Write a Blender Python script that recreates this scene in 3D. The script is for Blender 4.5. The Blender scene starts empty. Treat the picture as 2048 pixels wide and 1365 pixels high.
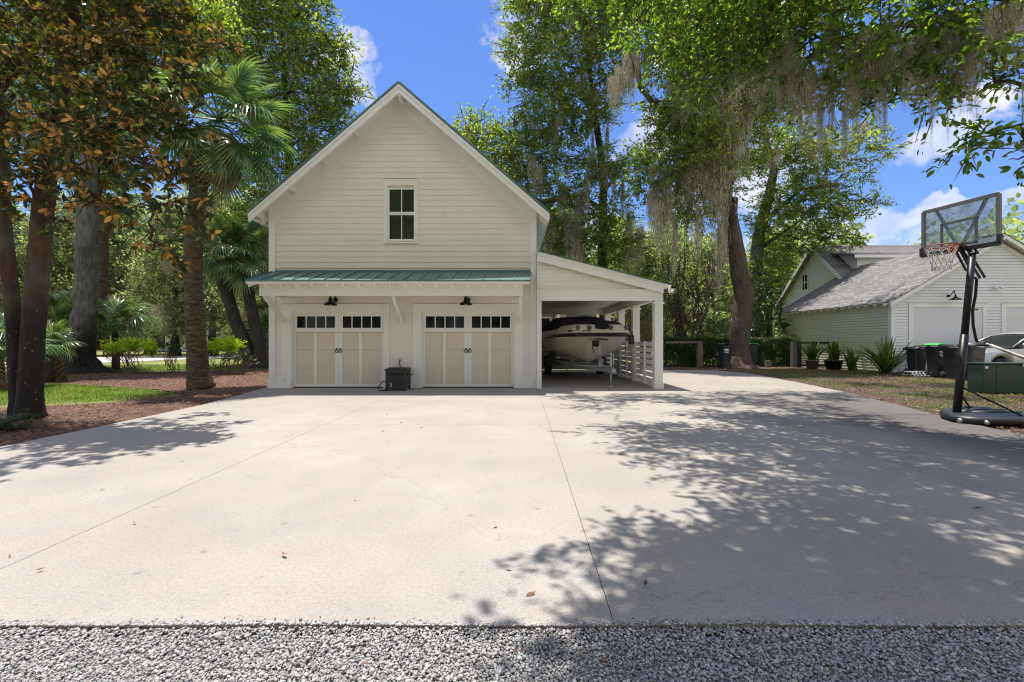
import bpy, bmesh, math, random
import numpy as np
from mathutils import Vector, Matrix
R = math.radians
PI = math.pi
random.seed(7)
RNG = np.random.default_rng(11)
S = bpy.context.scene
COL = S.collection

# ------------------------------------------------------------------ camera, world, sun, exposure
F, H = 910.0, 1.36
cam_d = bpy.data.cameras.new('camera'); cam_d.lens = 16.0; cam_d.sensor_width = 36.0
cam_d.clip_start = 0.05; cam_d.clip_end = 3000
cam = bpy.data.objects.new('camera', cam_d); COL.objects.link(cam)
cam.location = (0, 0, H); cam.rotation_euler = (R(90), 0, 0); S.camera = cam

SUN_DIR = Vector((0.12, -0.16, -1.0)).normalized()      # the way the light travels
sun_d = bpy.data.lights.new('sun', 'SUN'); sun_d.energy = 5.0; sun_d.angle = R(0.53); sun_d.color = (1.0, 0.955, 0.89)
sun = bpy.data.objects.new('sun', sun_d); COL.objects.link(sun)
sun.location = (0, 0, 30); sun.rotation_euler = SUN_DIR.to_track_quat('-Z', 'Y').to_euler()

W = bpy.data.worlds.new('World'); S.world = W; W.use_nodes = True
wn, wl = W.node_tree.nodes, W.node_tree.links
bg = wn['Background']; bg.inputs['Strength'].default_value = 0.118
sky = wn.new('ShaderNodeTexSky'); sky.sky_type = 'NISHITA'; sky.sun_disc = False
sky.sun_elevation = math.asin(-SUN_DIR.z); sky.sun_rotation = math.atan2(-SUN_DIR.x, -SUN_DIR.y)
sky.air_density = 1.35; sky.dust_density = 0.25; sky.ozone_density = 3.0; sky.altitude = 0
wtc = wn.new('ShaderNodeTexCoord')
wno = wn.new('ShaderNodeTexNoise'); wno.inputs['Scale'].default_value = 7.0; wno.inputs['Detail'].default_value = 8; wno.inputs['Roughness'].default_value = .62
wl.new(wtc.outputs['Generated'], wno.inputs['Vector'])
wsub = wn.new('ShaderNodeVectorMath'); wsub.operation = 'SUBTRACT'; wsub.inputs[1].default_value = (.5, .5, .5)
wl.new(wno.outputs['Color'], wsub.inputs[0])
wsc = wn.new('ShaderNodeVectorMath'); wsc.operation = 'SCALE'; wsc.inputs['Scale'].default_value = .26
wl.new(wsub.outputs[0], wsc.inputs[0])
wadd = wn.new('ShaderNodeVectorMath'); wadd.operation = 'ADD'
wl.new(wtc.outputs['Generated'], wadd.inputs[0]); wl.new(wsc.outputs[0], wadd.inputs[1])
wnz = wn.new('ShaderNodeVectorMath'); wnz.operation = 'NORMALIZE'; wl.new(wadd.outputs[0], wnz.inputs[0])
prev = None
# clouds: (direction, horizontal half size, vertical half size, strength)
CLOUDS = [((.36, -.64, 1), .050, .030, .75), ((.03, -.62, 1), .045, .030, .6), ((.0, -.70, 1), .05, .04, .8), ((-.37, -.63, 1), .05, .035, .9), ((-.34, -.56, 1), .03, .02, .6),
          ((1.07, -.55, 1), .045, .034, .95), ((.93, -.44, 1), .065, .036, .9), ((.30, -.44, 1), .07, .05, .8), ((.5, -.36, 1), .14, .06, .8),
          ((.86, -.235, 1), .12, .03, .9), ((1.15, -.20, 1), .25, .028, .7), ((.62, -.20, 1), .15, .05, .8), ((1.08, -.30, 1), .10, .018, .6), ((-.66, -.22, 1), .12, .07, .9), ((-.3, -.2, 1), .2, .05, .7), ((.2, -.2, 1), .25, .06, .8)]
for (d, sx, sz, st) in CLOUDS:
    v = Vector((d[0], 1, -d[1])).normalized()
    rgt = Vector((v.y, -v.x, 0)).normalized(); up = rgt.cross(v) * -1
    if up.z < 0: up = -up
    c = wn.new('ShaderNodeVectorMath'); c.operation = 'SUBTRACT'; c.inputs[1].default_value = v; wl.new(wnz.outputs[0], c.inputs[0])
    qs = []
    for ax, s in ((rgt, sx), (up, sz)):
        dt = wn.new('ShaderNodeVectorMath'); dt.operation = 'DOT_PRODUCT'; dt.inputs[1].default_value = ax / s; wl.new(c.outputs[0], dt.inputs[0])
        sq = wn.new('ShaderNodeMath'); sq.operation = 'MULTIPLY'; wl.new(dt.outputs['Value'], sq.inputs[0]); wl.new(dt.outputs['Value'], sq.inputs[1]); qs.append(sq)
    dz = wn.new('ShaderNodeVectorMath'); dz.operation = 'DOT_PRODUCT'; dz.inputs[1].default_value = v; wl.new(wnz.outputs[0], dz.inputs[0])
    ad = wn.new('ShaderNodeMath'); ad.operation = 'ADD'; wl.new(qs[0].outputs[0], ad.inputs[0]); wl.new(qs[1].outputs[0], ad.inputs[1])
    mr = wn.new('ShaderNodeMapRange'); mr.interpolation_type = 'SMOOTHSTEP'
    mr.inputs['From Min'].default_value = 1.35; mr.inputs['From Max'].default_value = .12; mr.inputs['To Max'].default_value = st
    wl.new(ad.outputs[0], mr.inputs['Value'])
    fr = wn.new('ShaderNodeMath'); fr.operation = 'GREATER_THAN'; fr.inputs[1].default_value = .2; wl.new(dz.outputs['Value'], fr.inputs[0])
    mu = wn.new('ShaderNodeMath'); mu.operation = 'MULTIPLY'; wl.new(mr.outputs[0], mu.inputs[0]); wl.new(fr.outputs[0], mu.inputs[1])
    if prev is None: prev = mu
    else:
        mx = wn.new('ShaderNodeMath'); mx.operation = 'MAXIMUM'; wl.new(prev.outputs[0], mx.inputs[0]); wl.new(mu.outputs[0], mx.inputs[1]); prev = mx
wn2 = wn.new('ShaderNodeTexNoise'); wn2.inputs['Scale'].default_value = 9; wn2.inputs['Detail'].default_value = 7; wl.new(wtc.outputs['Generated'], wn2.inputs['Vector'])
wr2 = wn.new('ShaderNodeMapRange'); wr2.inputs['From Min'].default_value = .3; wr2.inputs['From Max'].default_value = .62; wl.new(wn2.outputs[0], wr2.inputs['Value'])
wm2 = wn.new('ShaderNodeMath'); wm2.operation = 'MULTIPLY'; wl.new(prev.outputs[0], wm2.inputs[0]); wl.new(wr2.outputs[0], wm2.inputs[1])
skt = wn.new('ShaderNodeMix'); skt.data_type = 'RGBA'; skt.blend_type = 'MULTIPLY'; skt.inputs['Factor'].default_value = 1
wl.new(sky.outputs[0], skt.inputs['A']); skt.inputs['B'].default_value = (.54, .69, 1.06, 1)
# unseen white cloud added behind the viewpoint and overhead to brighten facade and shade
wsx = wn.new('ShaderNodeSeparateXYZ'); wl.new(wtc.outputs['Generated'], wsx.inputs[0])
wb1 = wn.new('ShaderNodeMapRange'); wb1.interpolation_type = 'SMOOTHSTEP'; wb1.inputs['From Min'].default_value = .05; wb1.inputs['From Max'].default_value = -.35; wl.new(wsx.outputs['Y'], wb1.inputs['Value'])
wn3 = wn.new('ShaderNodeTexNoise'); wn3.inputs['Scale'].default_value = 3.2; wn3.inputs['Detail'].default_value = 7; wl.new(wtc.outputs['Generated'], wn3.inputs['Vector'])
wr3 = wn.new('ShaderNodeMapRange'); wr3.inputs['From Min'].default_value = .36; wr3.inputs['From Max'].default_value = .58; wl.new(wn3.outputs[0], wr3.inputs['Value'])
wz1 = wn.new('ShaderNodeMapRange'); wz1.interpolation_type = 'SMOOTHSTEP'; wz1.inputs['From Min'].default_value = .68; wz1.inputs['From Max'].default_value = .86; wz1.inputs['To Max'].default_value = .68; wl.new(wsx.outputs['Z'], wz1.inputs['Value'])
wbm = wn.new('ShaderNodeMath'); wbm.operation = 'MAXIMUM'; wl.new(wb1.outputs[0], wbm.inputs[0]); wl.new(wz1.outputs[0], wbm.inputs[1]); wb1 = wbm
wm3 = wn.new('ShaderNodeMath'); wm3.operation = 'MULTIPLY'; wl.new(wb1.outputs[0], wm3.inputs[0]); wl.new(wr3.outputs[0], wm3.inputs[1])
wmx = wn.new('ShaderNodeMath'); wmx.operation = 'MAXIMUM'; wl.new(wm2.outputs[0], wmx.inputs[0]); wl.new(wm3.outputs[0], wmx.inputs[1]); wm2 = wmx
cmx = wn.new('ShaderNodeMix'); cmx.data_type = 'RGBA'
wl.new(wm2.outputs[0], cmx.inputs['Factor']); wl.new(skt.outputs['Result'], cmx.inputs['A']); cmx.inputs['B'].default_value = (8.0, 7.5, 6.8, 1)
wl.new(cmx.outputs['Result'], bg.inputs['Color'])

S.view_settings.view_transform = 'Standard'; S.view_settings.look = 'None'
S.view_settings.exposure = 0.43; S.view_settings.gamma = 1.0
S.cycles.max_bounces = 6; S.cycles.diffuse_bounces = 4; S.cycles.glossy_bounces = 3
S.cycles.transmission_bounces = 4; S.cycles.transparent_max_bounces = 12
S.cycles.sample_clamp_indirect = 6.0
S.cycles.use_denoising = True
S.cycles.pixel_filter_type = 'BLACKMAN_HARRIS'; S.cycles.filter_width = 1.1

# ------------------------------------------------------------------ helpers
def at(px, py, Y):
    return Vector(((px - 1024) / F * Y, Y, H - (py - 682) / F * Y))
def gr(px, py, z=0.0):
    Y = F * (H - z) / (py - 682); return Vector(((px - 1024) / F * Y, Y, z))
def wpos(o):
    p = Vector((0, 0, 0))
    while o is not None: p = p + Vector(o.location); o = o.parent
    return p
def tag(o, label=None, cat=None, group=None, kind=None):
    if label: o['label'] = label
    if cat: o['category'] = cat
    if group: o['group'] = group
    if kind: o['kind'] = kind
    return o
def empty(name, loc, label=None, cat=None, group=None, rz=0):
    o = bpy.data.objects.new(name, None); COL.objects.link(o); o.location = loc; o.rotation_euler.z = rz
    o.empty_display_size = .2
    return tag(o, label, cat, group)
def copy_tree(o, parent=None):
    c = o.copy(); COL.objects.link(c)
    if parent is not None: c.parent = parent
    for ch in list(o.children): copy_tree(ch, c)
    return c

class MB:
    def __init__(s): s.v = []; s.f = []; s.sm = []
    def add(s, vs, fs, smooth=False):
        b = len(s.v); s.v += [tuple(x) for x in vs]
        for f in fs: s.f.append([b + i for i in f]); s.sm.append(smooth)
        return s
    def box(s, x0, x1, y0, y1, z0, z1):
        return s.add([(x0,y0,z0),(x1,y0,z0),(x1,y1,z0),(x0,y1,z0),(x0,y0,z1),(x1,y0,z1),(x1,y1,z1),(x0,y1,z1)],
              [(0,3,2,1),(4,5,6,7),(0,1,5,4),(1,2,6,5),(2,3,7,6),(3,0,4,7)])
    def prism(s, pts, ext):
        n = len(pts); e = Vector(ext); P = [Vector(p) for p in pts]
        return s.add(P + [p + e for p in P], [list(range(n))[::-1], list(range(n, 2*n))] + [(i, (i+1) % n, n + (i+1) % n, n + i) for i in range(n)])
    def poly(s, pts): return s.add(pts, [list(range(len(pts)))])
    def bar(s, a, b, w, h, up=(0,0,1)):
        a, b, up = Vector(a), Vector(b), Vector(up); d = (b - a).normalized(); r = d.cross(up)
        if r.length < 1e-4: r = d.cross(Vector((0, 1, 0)))
        r = r.normalized() * w / 2; u = r.cross(d).normalized() * h / 2
        vs = [a - r - u, a + r - u, a + r + u, a - r + u]
        return s.prism(vs, b - a)
    def tube(s, pts, radii, n=8, cap=True, smooth=True, sq=1.0):
        P = [Vector(p) for p in pts]
        if not hasattr(radii, '__len__'): radii = [radii] * len(P)
        vs = []; fs = []; prevr = None
        for i, p in enumerate(P):
            d = (P[min(i+1, len(P)-1)] - P[max(i-1, 0)])
            if d.length < 1e-9: d = Vector((0, 0, 1))
            d.normalize()
            r = prevr if prevr is not None else (Vector((1, 0, 0)) if abs(d.x) < .9 else Vector((0, 1, 0)))
            r = (r - d * r.dot(d)).normalized(); prevr = r; u = d.cross(r)
            for k in range(n):
                a = 2 * PI * k / n; vs.append(p + r * math.cos(a) * radii[i] + u * math.sin(a) * radii[i] * sq)
            if i:
                for k in range(n):
                    k2 = (k+1) % n; fs.append(((i-1)*n+k, (i-1)*n+k2, i*n+k2, i*n+k))
        s.add(vs, fs, smooth)
        if cap:
            b = len(s.v) - len(vs); m = len(P)
            s.f.append([b + k for k in range(n)][::-1]); s.sm.append(False)
            s.f.append([b + (m-1)*n + k for k in range(n)]); s.sm.append(False)
        return s
    def lathe(s, c, prof, n=20, axis='z', smooth=True):
        c = Vector(c); vs = []; fs = []
        for i, (r, z) in enumerate(prof):
            for k in range(n):
                a = 2 * PI * k / n; x, y = r * math.cos(a), r * math.sin(a)
                vs.append(c + (Vector((x, y, z)) if axis == 'z' else Vector((z, x, y)) if axis == 'x' else Vector((x, z, y))))
            if i:
                for k in range(n):
                    k2 = (k+1) % n; fs.append(((i-1)*n+k, (i-1)*n+k2, i*n+k2, i*n+k))
        return s.add(vs, fs, smooth)
    def grid(s, fn, nu, nv, smooth=True, closed=False):
        vs = [fn(i / nu, j / nv) for i in range(nu + 1) for j in range(nv + 1)]; w = nv + 1
        return s.add(vs, [(i*w+j, i*w+j+1, (i+1)*w+j+1, (i+1)*w+j) for i in range(nu) for j in range(nv)], smooth)
    def build(s, name, m=None, parent=None, label=None, cat=None, group=None, kind=None, bevel=0, recalc=True, solid=0):
        o_ = wpos(parent) if parent is not None else Vector((0, 0, 0))
        me = bpy.data.meshes.new(name)
        me.from_pydata([(v[0]-o_.x, v[1]-o_.y, v[2]-o_.z) for v in s.v], [], s.f)
        me.polygons.foreach_set('use_smooth', s.sm)
        if recalc:
            bm = bmesh.new(); bm.from_mesh(me); bmesh.ops.recalc_face_normals(bm, faces=bm.faces); bm.to_mesh(me); bm.free()
        me.update()
        if m: me.materials.append(m)
        o = bpy.data.objects.new(name, me); COL.objects.link(o)
        if parent is not None: o.parent = parent
        if bevel:
            b = o.modifiers.new('bevel', 'BEVEL'); b.width = bevel; b.segments = 2; b.limit_method = 'ANGLE'
        if solid:
            b = o.modifiers.new('solid', 'SOLIDIFY'); b.thickness = solid; b.offset = 0
        return tag(o, label, cat, group, kind)

def raw(name, V, Q, m, parent=None, rnd=None, smooth=False, k=4, **kw):
    """a large mesh straight from arrays; V (n,3) world coordinates, Q (m,k) faces, rnd one float per face"""
    if parent is not None: V = V - np.array(wpos(parent))
    me = bpy.data.meshes.new(name)
    me.vertices.add(len(V)); me.vertices.foreach_set('co', np.ascontiguousarray(V, dtype=np.float32).ravel())
    me.loops.add(Q.size); me.loops.foreach_set('vertex_index', np.ascontiguousarray(Q, dtype=np.int32).ravel())
    me.polygons.add(len(Q)); me.polygons.foreach_set('loop_start', np.arange(0, Q.size, k, dtype=np.int32))
    if smooth: me.polygons.foreach_set('use_smooth', np.ones(len(Q), dtype=bool))
    me.update(calc_edges=True)
    if rnd is not None:
        at_ = me.attributes.new('rnd', 'FLOAT', 'FACE'); at_.data.foreach_set('value', np.ascontiguousarray(rnd, dtype=np.float32))
    me.materials.append(m)
    o = bpy.data.objects.new(name, me); COL.objects.link(o)
    if parent is not None: o.parent = parent
    return tag(o, **kw)

# ------------------------------------------------------------------ materials
def newmat(name):
    m = bpy.data.materials.new(name); m.use_nodes = True; nt = m.node_tree
    return m, nt, nt.nodes['Principled BSDF'], nt.nodes['Material Output']
def N(nt, t, **kw):
    n = nt.nodes.new('ShaderNode' + t)
    for k_, v in kw.items():
        if k_ in n.inputs: n.inputs[k_].default_value = v
        else: setattr(n, k_, v)
    return n
def c4(c): return (c[0], c[1], c[2], 1)
def noise(nt, scale, detail=4, rough=.55, dist=0, vec=None, sc3=None):
    n = N(nt, 'TexNoise', Scale=scale, Detail=detail, Roughness=rough, Distortion=dist)
    tc = N(nt, 'TexCoord'); src = tc.outputs['Object'] if vec is None else vec
    if sc3:
        mp = N(nt, 'Mapping', Scale=sc3); nt.links.new(src, mp.inputs['Vector']); src = mp.outputs[0]
    nt.links.new(src, n.inputs['Vector']); return n
def ramp(nt, src, stops):
    r = N(nt, 'ValToRGB'); nt.links.new(src, r.inputs['Fac']); e = r.color_ramp.elements
    while len(e) < len(stops): e.new(.5)
    for i, (p, c) in enumerate(stops): e[i].position = p; e[i].color = c4(c) if hasattr(c, '__len__') else (c, c, c, 1)
    return r
def mixc(nt, fac, a, b, mode='MIX'):
    m = N(nt, 'Mix', data_type='RGBA', blend_type=mode)
    if isinstance(fac, (int, float)): m.inputs['Factor'].default_value = fac
    else: nt.links.new(fac, m.inputs['Factor'])
    for k_, v in (('A', a), ('B', b)):
        if hasattr(v, 'is_linked') or hasattr(v, 'links'): nt.links.new(v, m.inputs[k_])
        else: m.inputs[k_].default_value = c4(v)
    return m.outputs['Result']
def bump(nt, bs, src, strength=.3, dist=.01):
    b = N(nt, 'Bump', Strength=strength, Distance=dist); nt.links.new(src, b.inputs['Height']); nt.links.new(b.outputs[0], bs.inputs['Normal'])
def mul(c, k): return tuple(min(1, x * k) for x in c)
def basic(name, col, rough=.55, var=.10, scale=2.5, fine=40, bumps=.15, metal=0, sc3=None, bd=.004, spec=.5):
    m, nt, bs, out = newmat(name)
    n1 = noise(nt, scale, 5, sc3=sc3); n2 = noise(nt, fine, 3)
    r1 = ramp(nt, n1.outputs[0], [(.3, mul(col, 1 - var)), (.7, mul(col, 1 + var))])
    r2 = ramp(nt, n2.outputs[0], [(.3, (1 - var * .5,) * 3), (.7, (1, 1, 1))])
    nt.links.new(mixc(nt, 1.0, r1.outputs[0], r2.outputs[0], 'MULTIPLY'), bs.inputs['Base Color'])
    bs.inputs['Roughness'].default_value = rough; bs.inputs['Metallic'].default_value = metal
    bs.inputs['Specular IOR Level'].default_value = spec
    if bumps: bump(nt, bs, n2.outputs[0], bumps, bd)
    return m
def glassy(name, col=(.012, .013, .016), rough=.04):
    m, nt, bs, out = newmat(name); bs.inputs['Base Color'].default_value = c4(col); bs.inputs['Roughness'].default_value = rough; bs.inputs['Specular IOR Level'].default_value = .25
    n = noise(nt, 3, 2); bump(nt, bs, n.outputs[0], .05, .02); return m
def clear_glass(name, tint=(.9, .93, .92), dirt=0.0, dcol=(.6, .62, .6)):
    m, nt, bs, out = newmat(name)
    tr = N(nt, 'BsdfTransparent', Color=c4(tint)); gl = N(nt, 'BsdfGlossy', Roughness=.03); fr = N(nt, 'Fresnel', IOR=1.5)
    mx = N(nt, 'MixShader'); nt.links.new(fr.outputs[0], mx.inputs[0]); nt.links.new(tr.outputs[0], mx.inputs[1]); nt.links.new(gl.outputs[0], mx.inputs[2])
    last = mx
    if dirt:
        n = noise(nt, 26, 8, .75); n2 = noise(nt, 4, 3)
        ad = N(nt, 'Math', operation='ADD'); nt.links.new(n.outputs[0], ad.inputs[0]); nt.links.new(n2.outputs[0], ad.inputs[1])
        r = ramp(nt, ad.outputs[0], [(.0, 0.0), (.93 / 1.0, 0), (1.0, 1)])
        mr = N(nt, 'MapRange'); mr.inputs['From Min'].default_value = .82; mr.inputs['From Max'].default_value = 1.25; mr.inputs['To Min'].default_value = dirt * .35; mr.inputs['To Max'].default_value = dirt
        nt.links.new(ad.outputs[0], mr.inputs['Value'])
        df = N(nt, 'BsdfDiffuse', Color=c4(dcol)); tl = N(nt, 'BsdfTranslucent', Color=c4(dcol)); m3 = N(nt, 'MixShader', Fac=.5)
        nt.links.new(df.outputs[0], m3.inputs[1]); nt.links.new(tl.outputs[0], m3.inputs[2])
        m2 = N(nt, 'MixShader'); nt.links.new(mr.outputs[0], m2.inputs[0]); nt.links.new(mx.outputs[0], m2.inputs[1]); nt.links.new(m3.outputs[0], m2.inputs[2]); last = m2
    nt.links.new(last.outputs[0], out.inputs['Surface']); return m
def leafmat(name, cols, back=None, rough=.42, transl=.35, tcol=None, clump=.6):
    m, nt, bs, out = newmat(name)
    a = N(nt, 'Attribute', attribute_name='rnd')
    st = [(i / max(1, len(cols) - 1), c) for i, c in enumerate(cols)]
    r = ramp(nt, a.outputs['Fac'], st)
    oi = N(nt, 'ObjectInfo'); col = r.outputs[0]
    n = noise(nt, clump, 3); r2 = ramp(nt, n.outputs[0], [(.3, .72), (.7, 1.25)])
    col = mixc(nt, 1.0, col, r2.outputs[0], 'MULTIPLY')
    front = col
    if back:
        ge = N(nt, 'NewGeometry'); ra = ramp(nt, a.outputs['Fac'], [(0, (.05, .055, .025)), (.50, (.07, .07, .03)), (.66, mul(back, .6)), (.82, back), (1, mul(back, 1.5))])
        col = mixc(nt, ge.outputs['Backfacing'], col, ra.outputs[0])
        rr = N(nt, 'MapRange'); rr.inputs['To Min'].default_value = rough; rr.inputs['To Max'].default_value = .85
        nt.links.new(ge.outputs['Backfacing'], rr.inputs['Value']); nt.links.new(rr.outputs[0], bs.inputs['Roughness'])
    else: bs.inputs['Roughness'].default_value = rough
    nt.links.new(col, bs.inputs['Base Color'])
    tl = N(nt, 'BsdfTranslucent')
    nt.links.new(mixc(nt, 1.0, front, tcol or (1.7, 1.75, .6), 'MULTIPLY'), tl.inputs['Color'])
    mx = N(nt, 'MixShader', Fac=transl); nt.links.new(bs.outputs[0], mx.inputs[1]); nt.links.new(tl.outputs[0], mx.inputs[2])
    nt.links.new(mx.outputs[0], out.inputs['Surface']); return m
def bark(name, c1, c2, moss=None, sc=6, dark=None):
    m, nt, bs, out = newmat(name)
    n = noise(nt, sc, 8, .65, .4, sc3=(1, 1, .28)); n2 = noise(nt, 1.1, 4)
    vo = N(nt, 'TexVoronoi', Scale=sc * 2.2); tc = N(nt, 'TexCoord'); mp = N(nt, 'Mapping', Scale=(1, 1, .22)); nt.links.new(tc.outputs['Object'], mp.inputs['Vector']); nt.links.new(mp.outputs[0], vo.inputs['Vector'])
    r = ramp(nt, n.outputs[0], [(.38, c1), (.60, c2)]); col = mixc(nt, .55, r.outputs[0], ramp(nt, vo.outputs['Distance'], [(0, mul(c1, .5)), (.6, c2)]).outputs[0], 'MIX')
    if moss:
        r2 = ramp(nt, n2.outputs[0], [(.48, 0.0), (.62, .8)]); col = mixc(nt, r2.outputs[0], col, moss)
    if dark:   # the wet, algae-dark foot of the trunk, as far up as the photograph shows it
        sz = N(nt, 'SeparateXYZ'); nt.links.new(tc.outputs['Object'], sz.inputs[0]); nn_ = noise(nt, 2.5, 6, .7)
        aa = N(nt, 'Math', operation='MULTIPLY_ADD'); nt.links.new(nn_.outputs[0], aa.inputs[0]); aa.inputs[1].default_value = 1.6; nt.links.new(sz.outputs['Z'], aa.inputs[2])
        mr_ = N(nt, 'MapRange'); mr_.inputs['From Min'].default_value = dark + 1.3; mr_.inputs['From Max'].default_value = dark + .4; nt.links.new(aa.outputs[0], mr_.inputs['Value'])
        vv = N(nt, 'TexVoronoi', Scale=9); nt.links.new(tc.outputs['Object'], vv.inputs['Vector'])
        lic = ramp(nt, vv.outputs['Distance'], [(.10, (.16, .15, .12)), (.17, (.018, .014, .010))])
        col = mixc(nt, mr_.outputs[0], col, lic.outputs[0])
    nt.links.new(col, bs.inputs['Base Color']); bs.inputs['Roughness'].default_value = .9
    ad = N(nt, 'Math', operation='ADD'); nt.links.new(n.outputs[0], ad.inputs[0]); nt.links.new(vo.outputs['Distance'], ad.inputs[1])
    bump(nt, bs, ad.outputs[0], .9, .035); return m

M = {}
M['trim'] = basic('trim_paint', (.84, .82, .785), .5, .035, 1.2, 60, .06)
M['siding'] = basic('cream_siding_paint', (.82, .76, .68), .55, .035, 1.0, 50, .08)
M['white_siding'] = basic('white_siding_paint', (.76, .77, .78), .55, .03, 1.0, 50, .08)
M['door_panel'] = basic('garage_door_panel', (.70, .62, .50), .5, .03, 1.5, 90, .1)
M['white_door'] = basic('white_garage_door', (.70, .71, .72), .5, .02, 1.5, 60, .05)
M['green_metal'] = basic('green_metal_roof', (.12, .21, .19), .4, .16, 1.5, 30, .04, metal=.2)
M['black_metal'] = basic('black_metal', (.018, .017, .017), .4, .1, 4, 40, .1, metal=.4)
M['black_plastic'] = basic('black_plastic', (.022, .023, .025), .45, .14, 3, 60, .15)
M['glass'] = glassy('dark_window_glass', (.012, .012, .016), .05)
M['pane'] = clear_glass('window_pane', (.55, .59, .58))
M['dark'] = basic('dark_interior', (.02, .02, .022), .9, .2)
M['galv'] = basic('galvanised_steel', (.42, .43, .44), .45, .14, 5, 50, .1, metal=.7)
M['rubber'] = basic('tyre_rubber', (.02, .02, .02), .85, .15, 5, 60, .3)
M['grey_wood'] = basic('weathered_wood', (.17, .145, .12), .85, .3, 3, 30, .5, sc3=(3, 3, .5))
M['blind'] = basic('blind_slat', (.60, .60, .58), .6, .03)
M['rope'] = basic('net_cord', (.62, .58, .50), .85, .1, 20, 80, .2)
M['orange_paint'] = basic('red_orange_rim_paint', (.36, .035, .02), .45, .15, 8, 60, .1)
M['bin_green'] = basic('green_lid_plastic', (.06, .55, .08), .45, .1, 3, 50, .1)
M['bin_grey'] = basic('worn_grey_plastic', (.13, .12, .115), .6, .4, 4, 40, .2)
M['sticker'] = basic('white_sticker', (.75, .77, .78), .5, .05)
M['utility'] = basic('dark_green_enamel', (.012, .045, .032), .22, .2, 3, 40, .06)
M['silver'] = basic('silver_car_paint', (.45, .47, .49), .28, .03, 2, 300, .01, metal=.6)
M['tinted'] = glassy('tinted_car_glass', (.01, .012, .014), .03)
M['gelcoat'] = basic('cream_gelcoat', (.88, .80, .68), .2, .03, 1, 50, .01)
M['gel_white'] = basic('white_gelcoat', (.72, .68, .6), .25, .04, 1, 50, .01)
M['stripe'] = basic('maroon_stripe', (.05, .028, .03), .3, .1)
M['canvas'] = basic('black_canvas', (.012, .014, .02), .9, .2, 3, 90, .5)
M['porch_wall'] = basic('blue_grey_siding', (.23, .23, .25), .6, .08)
M['bark_oak'] = bark('oak_bark', (.025, .016, .012), (.13, .088, .066), (.10, .095, .08))
M['bark_mag'] = bark('magnolia_bark', (.016, .009, .006), (.10, .052, .032), (.12, .10, .08), 4, dark=2.0)
M['bark_dark'] = bark('dark_bark', (.018, .014, .011), (.06, .047, .037), (.06, .065, .045))
M['bark_grey'] = bark('pale_grey_bark', (.035, .03, .027), (.17, .16, .145), (.05, .05, .04), 5, dark=1.9)
M['twig'] = bark('twig_bark', (.07, .055, .045), (.19, .15, .12), None, 12)
G1, G2, G3 = (.07, .115, .03), (.165, .235, .045), (.33, .38, .085)
M['oak_leaf'] = leafmat('oak_leaf', [G1, G2, G3], rough=.38, transl=.5, tcol=(2.3, 2.3, .9), clump=.5)
M['near_leaf'] = leafmat('near_oak_leaf', [(.035, .075, .018), (.11, .19, .03), (.26, .35, .06)], rough=.33, transl=.5, tcol=(2.2, 2.2, .8), clump=1.2)
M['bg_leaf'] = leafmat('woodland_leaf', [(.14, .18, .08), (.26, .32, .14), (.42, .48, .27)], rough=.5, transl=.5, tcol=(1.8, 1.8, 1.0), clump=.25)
M['dark_leaf'] = leafmat('dark_evergreen_leaf', [(.015, .045, .014), (.028, .08, .02), (.06, .12, .03)], rough=.28, transl=.2, clump=.9)
M['mag_leaf'] = leafmat('magnolia_leaf', [(.018, .042, .018), (.035, .08, .025), (.08, .14, .035)], back=(.62, .31, .08), rough=.22, transl=.22, tcol=(6.5, 3.0, .6), clump=1.0)
M['azalea_leaf'] = leafmat('azalea_leaf', [(.22, .34, .015), (.40, .52, .02), (.58, .66, .03)], rough=.5, transl=.45, clump=2)
M['hedge_leaf'] = leafmat('hedge_leaf', [(.022, .05, .016), (.05, .095, .025), (.10, .15, .04)], rough=.4, transl=.3, clump=1.5)
M['palm_leaf'] = leafmat('palm_frond', [(.07, .12, .055), (.14, .21, .09), (.25, .33, .16)], rough=.27, transl=.3, clump=.8)
M['dead_palm'] = leafmat('dead_palm_frond', [(.16, .095, .05), (.27, .18, .10), (.36, .27, .17)], rough=.8, transl=.2, tcol=(1.2, 1, .8), clump=.8)
M['moss'] = leafmat('spanish_moss', [(.22, .20, .15), (.50, .465, .37), (.80, .76, .64)], rough=.95, transl=.5, tcol=(1.15, 1.05, .85), clump=1.0)
M['grassb'] = leafmat('grass_blade', [(.07, .12, .02), (.15, .23, .035), (.28, .34, .08)], rough=.6, transl=.4, clump=1.2)
M['straw'] = leafmat('pine_straw', [(.10, .045, .025), (.22, .10, .06), (.36, .22, .15)], rough=.85, transl=.1, tcol=(1, .8, .6), clump=1.5)
M['strap_leaf'] = leafmat('strap_leaf', [(.04, .09, .025), (.08, .15, .035), (.2, .24, .07)], rough=.4, transl=.3, clump=2)
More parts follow.
